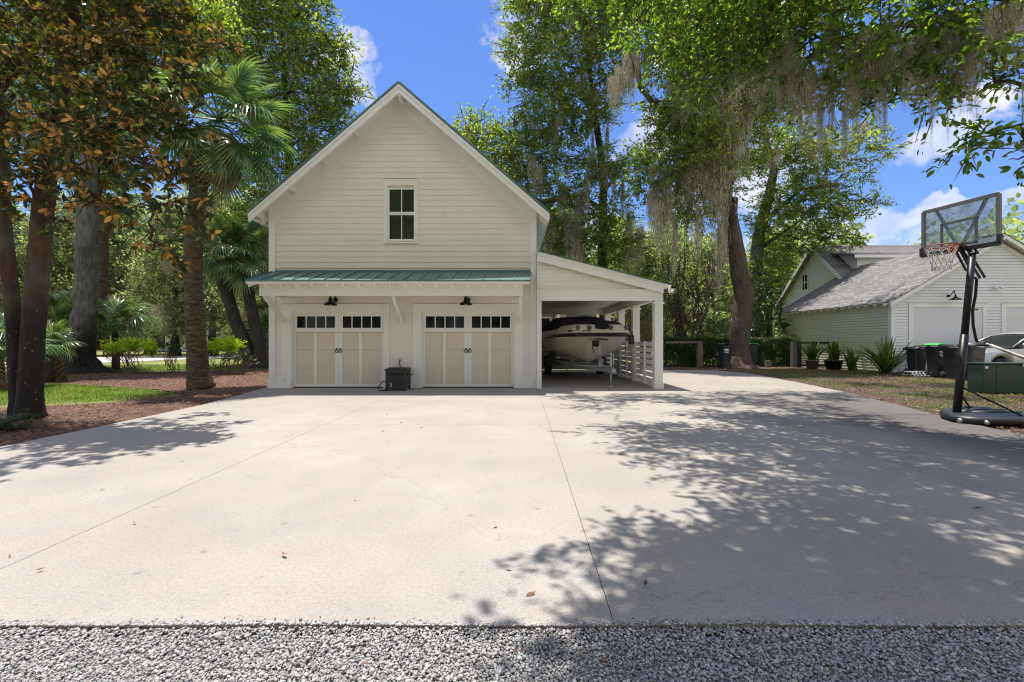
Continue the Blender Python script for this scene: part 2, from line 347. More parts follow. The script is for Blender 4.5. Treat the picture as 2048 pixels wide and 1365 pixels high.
# ------------------------------------------------------------------ ground, drive, gravel
def ground_mat():
    m, nt, bs, out = newmat('lawn_soil')
    n = noise(nt, .35, 6, .6); n2 = noise(nt, 9, 6, .7)
    a = mixc(nt, ramp(nt, n.outputs[0], [(.38, 0.0), (.6, 1.0)]).outputs[0], (.13, .19, .035), (.25, .23, .08))
    col = mixc(nt, 1, a, ramp(nt, n2.outputs[0], [(.3, .6), (.7, 1.35)]).outputs[0], 'MULTIPLY')
    nt.links.new(col, bs.inputs['Base Color']); bs.inputs['Roughness'].default_value = .95
    bump(nt, bs, n2.outputs[0], .8, .04); return m
def mulch_mat():
    m, nt, bs, out = newmat('pine_straw_mulch')
    n = noise(nt, 1.2, 5); n2 = noise(nt, 26, 8, .75, 1.5); n3 = noise(nt, 70, 4, .7, 0, sc3=(1, .35, 1))
    a = ramp(nt, n2.outputs[0], [(.32, (.045, .022, .016)), (.5, (.15, .075, .05)), (.68, (.32, .20, .145))])
    b = mixc(nt, 1, a.outputs[0], ramp(nt, n.outputs[0], [(.3, .7), (.7, 1.2)]).outputs[0], 'MULTIPLY')
    b = mixc(nt, .5, b, ramp(nt, n3.outputs[0], [(.35, (.05, .03, .02)), (.65, (.30, .2, .14))]).outputs[0])
    nt.links.new(b, bs.inputs['Base Color']); bs.inputs['Roughness'].default_value = .95
    bump(nt, bs, n2.outputs[0], 1, .04); return m
def litter_mat():
    m, nt, bs, out = newmat('leaf_litter_lawn')
    n = noise(nt, .9, 6, .65, .6, sc3=(.6, 1.6, 1)); n2 = noise(nt, 40, 6, .75)
    a = ramp(nt, n2.outputs[0], [(.35, (.035, .024, .018)), (.65, (.15, .105, .075))])
    g = ramp(nt, n2.outputs[0], [(.3, (.02, .04, .012)), (.7, (.08, .11, .035))])
    b = mixc(nt, ramp(nt, n.outputs[0], [(.38, 0.0), (.52, 1.0)]).outputs[0], g.outputs[0], a.outputs[0])
    nt.links.new(b, bs.inputs['Base Color']); bs.inputs['Roughness'].default_value = .95
    bump(nt, bs, n2.outputs[0], 1, .03); return m
def concrete_mat(name, base=(.368, .340, .310), damp=False):
    m, nt, bs, out = newmat(name)
    n1 = noise(nt, .45, 6, .6, .3); n2 = noise(nt, 2.3, 7, .65); n3 = noise(nt, 110, 3, .6); n4 = noise(nt, .8, 5, .6, 1.2, sc3=(1, 2.6, 1))
    c = mixc(nt, ramp(nt, n1.outputs[0], [(.35, 0.0), (.65, 1.0)]).outputs[0], mul(base, .86), mul(base, 1.08))
    c = mixc(nt, ramp(nt, n4.outputs[0], [(.46, 0.0), (.66, .5)]).outputs[0], c, (.385, .325, .255))
    c = mixc(nt, ramp(nt, n2.outputs[0], [(.36, .35), (.55, 0.0)]).outputs[0], c, (.30, .285, .27))
    c = mixc(nt, 1, c, ramp(nt, n3.outputs[0], [(.28, .70), (.5, 1.0), (.72, 1.12)]).outputs[0], 'MULTIPLY')
    # small dark spots where leaves and fruit have stained the slab
    vo = N(nt, 'TexVoronoi', Scale=4.2, Randomness=1.0); tc = N(nt, 'TexCoord'); nt.links.new(tc.outputs['Object'], vo.inputs['Vector'])
    thr = N(nt, 'Math', operation='GREATER_THAN'); thr.inputs[1].default_value = .62
    sp = N(nt, 'SeparateColor'); nt.links.new(vo.outputs['Color'], sp.inputs[0]); nt.links.new(sp.outputs[0], thr.inputs[0])
    rad = N(nt, 'MapRange'); rad.inputs['From Min'].default_value = .12; rad.inputs['From Max'].default_value = .05; rad.inputs['To Max'].default_value = .5
    nt.links.new(vo.outputs['Distance'], rad.inputs['Value'])
    ml = N(nt, 'Math', operation='MULTIPLY'); nt.links.new(thr.outputs[0], ml.inputs[0]); nt.links.new(rad.outputs[0], ml.inputs[1])
    c = mixc(nt, ml.outputs[0], c, (.14, .13, .125))
    for sc_, th_, r0_, am, cc in ((11, .72, .10, .55, (.12, .11, .10)), (28, .80, .16, .6, (.10, .09, .08)), (23, .90, .13, .5, (.60, .58, .54))):
        v2 = N(nt, 'TexVoronoi', Scale=sc_, Randomness=1.0); nt.links.new(tc.outputs['Object'], v2.inputs['Vector']); s2 = N(nt, 'SeparateColor'); nt.links.new(v2.outputs['Color'], s2.inputs[0])
        t2 = N(nt, 'Math', operation='GREATER_THAN'); t2.inputs[1].default_value = th_; nt.links.new(s2.outputs[1], t2.inputs[0])
        q2 = N(nt, 'MapRange'); q2.inputs['From Min'].default_value = r0_; q2.inputs['From Max'].default_value = r0_ * .5; q2.inputs['To Max'].default_value = am; nt.links.new(v2.outputs['Distance'], q2.inputs['Value'])
        m2 = N(nt, 'Math', operation='MULTIPLY'); nt.links.new(t2.outputs[0], m2.inputs[0]); nt.links.new(q2.outputs[0], m2.inputs[1]); c = mixc(nt, m2.outputs[0], c, cc)
    # wandering hairline cracks
    nw = noise(nt, 1.4, 5, .7); vm = N(nt, 'VectorMath', operation='SCALE'); vm.inputs['Scale'].default_value = .9; nt.links.new(nw.outputs['Color'], vm.inputs[0]); va = N(nt, 'VectorMath', operation='ADD'); nt.links.new(vm.outputs[0], va.inputs[0]); nt.links.new(tc.outputs['Object'], va.inputs[1])
    vc = N(nt, 'TexVoronoi', Scale=.22, feature='DISTANCE_TO_EDGE'); nt.links.new(va.outputs[0], vc.inputs['Vector'])
    ck = N(nt, 'MapRange'); ck.inputs['From Min'].default_value = .0022; ck.inputs['From Max'].default_value = .0006; ck.inputs['To Max'].default_value = .28; nt.links.new(vc.outputs['Distance'], ck.inputs['Value'])
    c = mixc(nt, ck.outputs[0], c, (.15, .14, .12))
    n5 = noise(nt, 38, 5, .75); c = mixc(nt, 1, c, ramp(nt, n5.outputs[0], [(.3, .80), (.5, 1.0), (.7, 1.08)]).outputs[0], 'MULTIPLY')
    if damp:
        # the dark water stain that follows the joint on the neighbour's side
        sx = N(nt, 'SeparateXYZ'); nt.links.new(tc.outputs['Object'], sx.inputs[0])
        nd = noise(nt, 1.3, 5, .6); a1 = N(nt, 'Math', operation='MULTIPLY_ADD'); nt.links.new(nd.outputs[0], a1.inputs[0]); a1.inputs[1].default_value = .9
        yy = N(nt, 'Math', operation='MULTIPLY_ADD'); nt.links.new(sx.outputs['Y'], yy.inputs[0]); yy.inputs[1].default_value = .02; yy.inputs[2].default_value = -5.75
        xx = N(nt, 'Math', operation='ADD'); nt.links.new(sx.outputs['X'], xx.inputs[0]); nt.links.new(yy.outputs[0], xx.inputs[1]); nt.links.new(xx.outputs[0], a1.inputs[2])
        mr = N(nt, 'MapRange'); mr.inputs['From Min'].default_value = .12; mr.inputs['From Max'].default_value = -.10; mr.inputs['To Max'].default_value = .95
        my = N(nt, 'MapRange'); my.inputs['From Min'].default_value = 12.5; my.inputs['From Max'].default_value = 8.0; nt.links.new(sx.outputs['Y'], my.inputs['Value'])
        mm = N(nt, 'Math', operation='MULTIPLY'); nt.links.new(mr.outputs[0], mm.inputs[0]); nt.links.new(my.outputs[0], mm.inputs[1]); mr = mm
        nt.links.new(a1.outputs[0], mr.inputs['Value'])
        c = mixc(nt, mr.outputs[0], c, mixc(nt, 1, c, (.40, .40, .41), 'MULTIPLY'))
    nt.links.new(c, bs.inputs['Base Color']); bs.inputs['Roughness'].default_value = .85; bs.inputs['Specular IOR Level'].default_value = .35
    bump(nt, bs, n3.outputs[0], .35, .004); return m
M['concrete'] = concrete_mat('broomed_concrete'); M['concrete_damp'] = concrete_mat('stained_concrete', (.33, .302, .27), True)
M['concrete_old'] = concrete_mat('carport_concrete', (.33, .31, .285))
M['mulch'] = mulch_mat(); M['litter'] = litter_mat(); M['lawn'] = ground_mat()
M['asphalt'] = basic('pale_path', (.56, .53, .50), .9, .12, 1.2, 60, .2)
M['earth'] = basic('dark_earth', (.09, .07, .05), .95, .3, 2, 40, .5)

MB().box(-700, 700, -300, 1500, -.6, -.06).build('ground', M['lawn'], kind='structure')

def clip(poly, axis, val, keep_less):
    out = []
    for i in range(len(poly)):
        a, b = poly[i], poly[(i+1) % len(poly)]
        ia = (a[axis] <= val) == keep_less or a[axis] == val; ib = (b[axis] <= val) == keep_less or b[axis] == val
        if ia: out.append(a)
        if ia != ib:
            t = (val - a[axis]) / (b[axis] - a[axis]); out.append((a[0] + t*(b[0]-a[0]), a[1] + t*(b[1]-a[1])))
    return out
DRIVE = [(-6.58, 2.18), (7.45, 2.18), (7.35, 4.5), (7.38, 6.6), (7.72, 8.1), (8.22, 9.7), (8.8, 11.8), (9.4, 14.9), (9.85, 18), (9.9, 19.7), (9.4, 21.0), (8.2, 21.4), (4.6, 21.5), (0, 21.5), (-6.95, 14.2), (-7.32, 13.8), (-7.2, 13.2), (-6.85, 11.3), (-6.62, 9.8), (-6.57, 8.0)]
g = .0025
slabs = MB(); slab_r = MB(); slab_c = MB()
for (x0, x1) in ((-20, -3.05), (-3.05, .62), (.62, 4.3), (4.3, 20)):
    for (y0, y1) in ((0, 7.42), (7.42, 12.93), (12.93, 30)):
        p = DRIVE
        for ax, v, less in ((0, x0 + g, False), (0, x1 - g, True), (1, y0 + g, False), (1, y1 - g, True)):
            p = clip(p, ax, v, less)
            if len(p) < 3: break
        if len(p) < 3: continue
        p = [(x + ((y - 8) * .022 if min(abs(x - .62), abs(x - 4.3)) < .02 else 0), y) for x, y in p]
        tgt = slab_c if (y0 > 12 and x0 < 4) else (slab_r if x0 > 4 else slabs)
        tgt.prism([(x, y, -.012) for x, y in p], (0, 0, .012))
slabs.prism([(x, y, -.115) for x, y in DRIVE], (0, 0, .1025))
slabs.build('driveway', M['concrete'], kind='structure')
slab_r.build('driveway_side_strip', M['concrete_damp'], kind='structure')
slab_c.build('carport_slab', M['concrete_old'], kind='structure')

# mulch bed on the left with a wavy surface
def inpoly(x, y, P):
    c = False; j = len(P) - 1
    for i in range(len(P)):
        if (P[i][1] > y) != (P[j][1] > y) and x < (P[j][0]-P[i][0]) * (y-P[i][1]) / (P[j][1]-P[i][1]) + P[i][0]: c = not c
        j = i
    return c
def sheet(name, P, z, m, step=.25, amp=.02, kind='structure'):
    """a slightly uneven sheet over the outline P"""
    bm = bmesh.new(); vs = [bm.verts.new((x, y, z)) for x, y in P]; bm.faces.new(vs)
    xs = [p[0] for p in P]; ys = [p[1] for p in P]
    for ax, lo, hi in ((0, min(xs), max(xs)), (1, min(ys), max(ys))):
        v = lo + step
        while v < hi:
            co = [0, 0, 0]; no = [0, 0, 0]; co[ax] = v; no[ax] = 1
            bmesh.ops.bisect_plane(bm, geom=bm.verts[:] + bm.edges[:] + bm.faces[:], plane_co=co, plane_no=no); v += step
    for v in bm.verts:
        x, y = v.co.x, v.co.y
        v.co.z += amp * (math.sin(x * 1.7 + y * .6) * math.cos(y * 1.3 - x * .4) + .5 * math.sin(x * 4.1) * math.cos(y * 3.7)) * .6
    me = bpy.data.meshes.new(name); bm.to_mesh(me); bm.free(); me.materials.append(m)
    for p in me.polygons: p.use_smooth = True
    if me.polygons[0].normal.z < 0: me.flip_normals()
    o = bpy.data.objects.new(name, me); COL.objects.link(o); return tag(o, kind=kind)
BED = [(-6.5, 1.0), (-6.5, 9.8), (-6.75, 11.3), (-7.1, 13.2), (-6.8, 14.2), (-6.9, 22.6), (-14, 21.2), (-19, 19.6), (-26, 18.6), (-30, 16), (-22, 14.6), (-14.5, 14.8), (-10.3, 13.2), (-8.4, 11.8), (-9.0, 10.3), (-11, 9.4), (-14, 8.2), (-13, 6), (-10, 1.0)]
sheet('mulch_bed', BED, -.035, M['mulch'], .4, .012)
sheet('side_bed', [(7.3, 4.4), (7.3, 6.6), (7.65, 8.1), (8.15, 9.7), (8.73, 11.8), (9.33, 14.9), (9.78, 18), (9.82, 19.8), (9.3, 21.1), (4.5, 21.6), (4.5, 26.5), (15, 26.5), (16.35, 24), (16.35, 19.6), (26, 19.6), (26, 4.4)], -.035, M['litter'], .5, .02)
FPATH = [gr(-260, 752), gr(0, 735), gr(160, 726), gr(330, 719), gr(560, 712), gr(560, 706), gr(330, 711), gr(160, 715), gr(0, 721), gr(-260, 730)]
MB().prism([(p.x, p.y, -.06) for p in FPATH], (0, 0, .03)).build('garden_path', M['asphalt'], kind='structure')
MB().box(-30, 30, -3, 2.150, -.20, -.034).build('gravel_bed', basic('stone_dust', (.26, .25, .235), .95, .25, 8, 120, .4), kind='structure')
E_ = MB(); E_.grid(lambda u, v: (-8 + 16 * u, 2.150 + .0275 * v + (.006 * math.sin(u * 160) + .004 * math.sin(u * 411 + 2)) * (1 - v), -.012 - .012 * (1 - v) + .002 * math.sin(u * 230)), 400, 2); E_.build('slab_edge_soil', M['earth'], kind='structure')

# gravel: real stones
m, nt, bs, out = newmat('gravel_stone')
a_ = N(nt, 'Attribute', attribute_name='rnd'); n_ = noise(nt, 120, 4)
r_ = ramp(nt, a_.outputs['Fac'], [(0, (.20, .195, .19)), (.3, (.33, .33, .335)), (.65, (.45, .44, .43)), (.93, (.62, .59, .55)), (1, (.30, .2, .14))])
nt.links.new(mixc(nt, 1, r_.outputs[0], ramp(nt, n_.outputs[0], [(.3, .75), (.7, 1.15)]).outputs[0], 'MULTIPLY'), bs.inputs['Base Color']); bs.inputs['Roughness'].default_value = .8
M['stone'] = m
def ico():
    bm = bmesh.new(); bmesh.ops.create_icosphere(bm, subdivisions=1, radius=1)
    V = np.array([v.co[:] for v in bm.verts]); T = np.array([[v.index for v in f.verts] for f in bm.faces]); bm.free(); return V, T
def gravel():
    V, T = ico(); n = 100000
    y = 2.19 + RNG.random(n) ** 8 * .05 - RNG.random(n) ** 1.15 * 1.35; x = (RNG.random(n) - .5) * 7.4
    s = RNG.uniform(.0040, .0076, n) * (1 + .5 * (RNG.random(n) > .93))
    sc = np.stack([s * RNG.uniform(.8, 1.35, n), s * RNG.uniform(.75, 1.2, n), s * RNG.uniform(.55, .9, n)], 1)
    th = RNG.uniform(0, 2*PI, n)
    P = V[None] * sc[:, None] * (1 + .34 * (RNG.random((n, len(V), 1)) - .5))
    tx = RNG.uniform(-.5, .5, n)[:, None]
    P = np.stack([P[..., 0], P[..., 1]*np.cos(tx) - P[..., 2]*np.sin(tx), P[..., 1]*np.sin(tx) + P[..., 2]*np.cos(tx)], -1)
    c, s_ = np.cos(th)[:, None], np.sin(th)[:, None]
    P = np.stack([P[..., 0]*c - P[..., 1]*s_, P[..., 0]*s_ + P[..., 1]*c, P[..., 2]], -1)
    z = -.030 + RNG.random(n) * .014 + .010 * np.clip((y - 1.95) / .22, 0, 1); z = np.where(y > 2.174, .0035, z) + .004 * np.sin(x * 3 + y * 5)
    P += np.stack([x, y, z], 1)[:, None]
    Q = (T[None] + (np.arange(n) * len(V))[:, None, None]).reshape(-1, 3)
    raw('gravel_stones', P.reshape(-1, 3), Q, M['stone'], rnd=np.repeat(RNG.random(n), len(T)), k=3,
        label='loose grey and white crushed gravel along the near edge of the concrete', cat='gravel', kind='stuff')
gravel()

# a dropped leaf or two and the litter of the beds
def leafmesh(name, C, D, Nn, L, m, parent=None, wr=.42, shape=1, droop=0.0, rnd=None, fold=.18, **kw):
    """many leaves: C bases, D directions, Nn upper-side normals, L lengths. shape 0: one diamond, 1: two folded halves"""
    n = len(C); D = D / (np.linalg.norm(D, axis=1, keepdims=True) + 1e-9)
    Sd = np.cross(Nn, D); Sd /= (np.linalg.norm(Sd, axis=1, keepdims=True) + 1e-9); Up = np.cross(D, Sd)
    L = L[:, None] if hasattr(L, '__len__') else np.full((n, 1), L)
    w = L * wr * .5; dz = np.array([[0, 0, -1.0]]) * L * droop
    if rnd is None: rnd = RNG.random(n)
    if shape == 0:
        V = np.stack([C, C + D*L*.45 - Sd*w - Up*L*fold*.4, C + D*L + dz, C + D*L*.45 + Sd*w - Up*L*fold*.4], 1)   # corners run clockwise seen from above
        V = V[:, ::-1]
        Q = np.arange(4)[None] + (np.arange(n) * 4)[:, None]; return raw(name, V.reshape(-1, 3), Q, m, parent, rnd, **kw)
    lw = w * .92; u = Up * L * fold
    V = np.stack([C, C + D*L*.3 - Sd*lw + u*.5, C + D*L*.68 - Sd*w*.85 + u*.4 + dz*.4, C + D*L + dz, C + D*L*.68 + Sd*w*.85 + u*.4 + dz*.4, C + D*L*.3 + Sd*lw + u*.5], 1)
    b = (np.arange(n) * 6)[:, None]
    Q = np.concatenate([np.array([[0, 3, 2, 1]]) + b, np.array([[0, 5, 4, 3]]) + b], 1).reshape(-1, 4)
    Q = Q[:, ::-1] if False else Q
    return raw(name, V.reshape(-1, 3), Q, m, parent, np.repeat(rnd, 2), **kw)
def scatter_in(P, n):
    xs = [p[0] for p in P]; ys = [p[1] for p in P]; o = []
    while len(o) < n:
        x, y = random.uniform(min(xs), max(xs)), random.uniform(min(ys), max(ys))
        if inpoly(x, y, P): o.append((x, y))
    return np.array(o)
def litter(name, P, n, m, L, label, cat, z=-.03, flat=True, wr=.12):
    xy = scatter_in(P, n); C = np.column_stack([xy, np.full(n, z) + RNG.random(n) * .03])
    a = RNG.uniform(0, 2*PI, n); D = np.column_stack([np.cos(a), np.sin(a), RNG.uniform(-.1, .35, n)])
    Nn = np.column_stack([RNG.normal(0, .35, n), RNG.normal(0, .35, n), np.ones(n)])
    leafmesh(name, C, D, Nn, L * RNG.uniform(.6, 1.3, n), m, wr=wr, shape=0, label=label, cat=cat, kind='stuff')
litter('pine_straw_litter', [(-6.53, 3), (-6.53, 9.8), (-6.8, 11.3), (-7.15, 13.2), (-6.9, 22.3), (-14, 21), (-19, 19.4), (-14.5, 15), (-10, 13.2), (-9, 10.3), (-12, 8.5), (-12, 5), (-9, 3)], 42000, M['straw'], .10, 'red brown pine straw and shredded bark on the left bed', 'mulch', wr=.14)
litter('fallen_leaf_litter', [(7.4, 6.6), (7.75, 8.1), (8.25, 9.7), (8.85, 11.8), (9.43, 14.9), (9.9, 19.8), (9.3, 21.5), (4.7, 21.7), (4.7, 24.5), (16.3, 24), (16.3, 19.7), (24, 19), (15, 8), (11, 6.3)], 24000, M['straw'], .06, 'dry brown oak leaves strewn over the neighbour side verge', 'leaf litter', wr=.45)

litter('drive_leaf_litter', [(-5, 2.3), (7, 2.3), (7.2, 7), (9, 14), (9.6, 19), (5, 19), (4.8, 12.4), (-6, 12.4)], 70, M['straw'], .055, 'odd brown oak leaves and bits of debris scattered on the concrete', 'leaf litter', z=.004, wr=.4)
litter('gravel_leaf_litter', [(-3.6, 1.2), (3.6, 1.2), (3.6, 2.17), (-3.6, 2.17)], 200, M['straw'], .032, 'small brown leaves and twigs caught in the gravel beside the slab edge', 'leaf litter', z=-.026, wr=.3)
def grass(name, P, n, hgt, label, dens=None, z=-.04):
    xy = scatter_in(P, n)
    if dens is not None: xy = xy[[dens(x, y) > random.random() for x, y in xy]]
    n = len(xy); C = np.column_stack([xy, np.full(n, z)])
    a = RNG.uniform(0, 2*PI, n); t = RNG.uniform(.1, .8, n)
    D = np.column_stack([np.cos(a)*t, np.sin(a)*t, np.ones(n)]); Nn = np.column_stack([np.sin(a), -np.cos(a), RNG.normal(0, .3, n)])
    Nn = np.cross(D, Nn)
    leafmesh(name, C, D, Nn, hgt * RNG.uniform(.5, 1.3, n), M['grassb'], wr=.16, shape=0, droop=.15, label=label, cat='grass', kind='stuff')
grass('lawn_grass', [(-22, 14.4), (-14.5, 14.6), (-10.5, 13.0), (-8.7, 11.8), (-9.2, 10.5), (-11, 9.6), (-14, 8.6), (-20, 9)], 52000, .085, 'bright green grass patch between the magnolia trunks and the mulch')
def vg(x, y): return max(0, .5 + .5 * math.sin(x * 1.3 + 1.2 * math.sin(y * 1.1)) * math.cos(y * 1.9 + x * .4)) ** 1.2
grass('verge_grass', [(8.2, 8.9), (9.4, 11.8), (10.0, 14.9), (10.6, 18.5), (9.9, 22), (16.3, 22), (16.3, 19.5), (19, 17.5), (19, 9), (13, 7.5)], 60000, .065, 'thin patchy grass on the verge below the neighbour garage', vg)
grass('roadside_grass', [(-30, 19), (-19, 19.8), (-14, 21.4), (-8, 22.8), (-8, 28), (-18, 26.5), (-34, 23)], 30000, .11, 'sunlit grass strip between the mulch bed and the pale path')
# ------------------------------------------------------------------ the cream garage house
WY = 13.2
def wx(px): return (px - 1024) / F * WY
def wz(py): return H - (py - 682) / F * WY
def siding(mb, O, u, n, rows, lap=.0155, back=.012, breaks=True, slot=0):
    """lap boards: rows = [(z0, z1, a0, a1)], positions run along u from O; n points outwards"""
    O, u, n = Vector(O), Vector(u), Vector(n)
    for z0, z1, a0, a1 in rows:
        if a1 - a0 < .06: continue
        cuts = [a0]
        if breaks and a1 - a0 > 2 and random.random() < .75:
            cuts.append(random.uniform(a0 + .6, a1 - .6))
        cuts.append(a1)
        for p, q in zip(cuts[:-1], cuts[1:]):
            q2 = q - (.004 if q != a1 else 0)
            pts = [O + u*p + Vector((0, 0, z0)) + n*(-back), O + u*p + Vector((0, 0, z0)) + n*lap, O + u*p + Vector((0, 0, z1 - slot)) + n*.003, O + u*p + Vector((0, 0, z1 - slot)) - n*back]
            mb.prism(pts, u * (q2 - p))
XL, XR = wx(540), wx(1072); XC = (XL + XR) / 2
SL = .863                                    # roof slope
YF = 12.70                                   # front edge of the gable overhang
EAVE_X, EAVE_Z, APEX_Z = 4.207, 4.95, 8.575  # half width, height of the roof's top edge at the eave, at the ridge
DEPTH = 22.2
def roof_top(x): return APEX_Z - abs(x - XC) * (APEX_Z - EAVE_Z) / EAVE_X
def under(x): return roof_top(x) - .075
house = empty('garage_house', (XC, WY + 4, 0), 'cream lap sided two storey garage with steep gable and two carriage doors', 'garage')
# structural wall behind the siding, with garage openings
DO = [(wx(582), wx(770)), (wx(841), wx(1030))]; DZ = wz(624)
b = MB()
b.prism([(XL+.02, WY+.16, DZ+.02), (XR-.02, WY+.16, DZ+.02), (XR-.02, WY+.16, under(XR)), (XC, WY+.16, under(XC)), (XL+.02, WY+.16, under(XL))], (0, -.145, 0))
for x0, x1 in ((XL+.02, DO[0][0]), (DO[0][1], DO[1][0]), (DO[1][1], XR-.02)): b.box(x0, x1, WY+.015, WY+.16, 0.0, DZ+.02)
b.box(XL+.02, XL+.17, WY+.165, DEPTH, 0, under(XL)); b.box(XR-.17, XR-.02, WY+.165, DEPTH, 0, under(XR))
b.prism([(XL+.175, DEPTH, 0), (XR-.175, DEPTH, 0), (XR-.175, DEPTH, under(XR)), (XC, DEPTH, under(XC)), (XL+.175, DEPTH, under(XL))], (0, -.14, 0))
b.box(XL+.18, XR-.18, WY+.17, DEPTH-.15, 3.0, 3.1)
wall = b.build('wall', M['siding'], house)
# lap siding: upper gable, lower field
rows = []; z = wz(536); e = .1625
while z < APEX_Z - .5:
    z1 = z + e; half = min(XR - XC - .12, (APEX_Z - .36 - z1) / ((APEX_Z - EAVE_Z) / EAVE_X))
    wx0, wx1 = wx(768), wx(836)
    if z1 > wz(487) and z < wz(361):
        rows += [(z, z1, XC - half, wx0 + .03), (z, z1, wx1 - .03, XC + half)]
    else: rows.append((z, z1, XC - half, XC + half))
    z += e
sd = MB(); siding(sd, (0, WY, 0), (1, 0, 0), (0, -1, 0), rows)
rows = []; z = .26
while z < 3.2:
    for x0, x1 in ((XL+.1, wx(566)), (wx(778), wx(829)), (wx(1043), XR-.1)):
        if z < wz(610) - .02: rows.append((z, z + .115, x0, x1))
    if z >= wz(610) - .02: rows.append((z, z + .115, XL + .1, XR - .1))
    z += .115
siding(sd, (0, WY, 0), (1, 0, 0), (0, -1, 0), rows, lap=.014)
sd.build('siding', M['siding'], house)
rows = [(z_, z_ + e, WY + .1, DEPTH) for z_ in np.arange(.26, EAVE_Z - .5, e)]
sd = MB(); siding(sd, (XL + .012, 0, 0), (0, 1, 0), (-1, 0, 0), rows)
siding(sd, (XR - .012, 0, 0), (0, 1, 0), (1, 0, 0), rows); sd.build('siding', M['siding'], house, label='lap siding of the long side walls')
# trim
for x0, x1 in ((XL - .012, XL + .16), (XR - .16, XR + .012)): MB().box(x0, x1, WY - .044, WY + .10, wz(754) - .012, under(x0 if x0 < XC else x1) - .02).build('corner_board', M['trim'], house)
for x0, x1 in ((XL - .03, wx(570)), (wx(779), wx(826)), (wx(1046), XR + .03)): MB().box(x0, x1, WY - .056, WY + .1, 0, wz(755)).build('plinth', M['trim'], house)
t = MB()   # frieze boards following the rake on the wall
k = (APEX_Z - EAVE_Z) / EAVE_X
for s in (-1, 1):
    xe = XC + s * (XR - XC + .012)
    t.prism([(XC, WY - .040, under(XC) + .0), (xe, WY - .040, under(xe) + .0), (xe, WY - .040, under(xe) - .49), (XC, WY - .040, under(XC) - .49)], (0, .05, 0))
t.build('frieze_board', M['trim'], house)
# roof: two slopes with standing seams
for s in (-1, 1):
    xe = XC + s * EAVE_X; nrm = Vector((s * k, 0, 1)).normalized()
    a0 = Vector((XC, YF, APEX_Z)); a1 = Vector((xe, YF, EAVE_Z)); r = MB()
    r.prism([a0 - nrm*.02, a1 - nrm*.02, a1 + nrm*.015, a0 + nrm*.015], (0, DEPTH + .4 - YF, 0))
    y = YF + .2
    while y < DEPTH: r.bar(Vector((XC, y, APEX_Z)) + nrm*.03, Vector((xe, y, EAVE_Z)) + nrm*.03, .03, .03); y += .42
    r.bar(a0 + nrm*.012 + Vector((0, -.012, 0)), a1 + nrm*.012 + Vector((0, -.012, 0)), .03, .05)
    roof = r.build('roof', M['green_metal'], house)
    d = MB()   # boarded deck seen from below
    d.prism([a0 - nrm*.055, a1 - nrm*.055, a1 - nrm*.022, a0 - nrm*.022], (0, DEPTH + .38 - YF, 0))
    d.build('soffit', M['trim'], roof)
    bb = MB()  # barge board in two steps
    q = lambda x, dz, y_: (x, y_, roof_top(x) + dz)
    bb.prism([q(XC, -.035, YF-.012), q(xe, -.035, YF-.012), q(xe, -.13, YF-.012), q(XC, -.13, YF-.012)], (0, .04, 0))
    bb.prism([q(XC, -.132, YF+.004), q(xe, -.132, YF+.004), q(xe - s*.02, -.285, YF+.004), q(XC, -.285, YF+.004)], (0, .035, 0))
    bb.build('barge_board', M['trim'], roof)
    # lookout blocks between barge and wall
    for f in (.30, .52, .74, .955):
        x = XC + s * EAVE_X * f; MB().bar((x, YF + .04, roof_top(x) - .16), (x, WY - .03, roof_top(x) - .16), .09, .17).build('lookout', M['trim'], roof)
    if s < 0: MB().bar((XC, YF + .04, APEX_Z - .24), (XC, WY - .03, APEX_Z - .24), .10, .25).build('lookout', M['trim'], roof)
    rt = MB()  # rafter tails along the eave
    y = WY + .12
    while y < DEPTH:
        xi = XC + s * (XR - XC - .02)
        rt.bar((xe - s*.015, y, roof_top(xe) - .15), (xi, y, roof_top(xi) - .15), .045, .15); y += .41
    rt.bar((xe - s*.0, YF + .05, EAVE_Z - .11), (xe - s*.0, DEPTH + .3, EAVE_Z - .11), .02, .10)
    rt.build('rafter_tails', M['trim'], roof)
# upper window
win = empty('window', (0, 0, 0)); win.parent = house; win.location = Vector((wx(802), WY, wz(487))) - Vector(house.location)
COL.objects.unlink(win); bpy.data.objects.remove(win)
x0, x1, z0, z1 = wx(768), wx(836), wz(487), wz(361)
f = MB()
f.box(x0, x0 + .11, WY - .045, WY + .06, z0, z1 - .15); f.box(x1 - .11, x1, WY - .045, WY + .06, z0, z1 - .15)
f.box(x0, x1, WY - .048, WY + .06, z1 - .15, z1); f.box(x0 - .02, x1 + .02, WY - .06, WY - .02, z1, z1 + .025)
f.box(x0 + .11, x1 - .11, WY - .045, WY + .06, z0, z0 + .03)
win = f.build('window', M['trim'], house)
gx0, gx1 = wx(778), wx(829); sz0, sz1, zm = wz(482), wz(376), wz(427.5)
for (za, zb, yy) in ((zm - .005, sz1, WY - .02), (sz0, zm + .005, WY - .006)):
    sh = MB(); w = .045
    sh.box(gx0 - .04, gx0 + w - .03, yy, yy + .03, za, zb); sh.box(gx1 - w + .03, gx1 + .04, yy, yy + .03, za, zb)
    sh.box(gx0 + w - .03, gx1 - w + .03, yy, yy + .03, za, za + .055); sh.box(gx0 + w - .03, gx1 - w + .03, yy, yy + .03, zb - .045, zb)
    xm = (gx0 + gx1) / 2; sh.box(xm - .011, xm + .011, yy + .002, yy + .026, za + .055, zb - .045)
    so = sh.build('sash', M['trim'], win)
MB().box(gx0, gx1, WY + .012, WY + .014, sz0, sz1).build('pane', M['pane'], win)
bl = MB(); z = sz0 + .03
while z < sz1: bl.bar((gx0, WY + .07, z), (gx1, WY + .07, z), .003, .026, up=(0, -.35, 1)); z += .042
bl.build('blind', M['blind'], win)
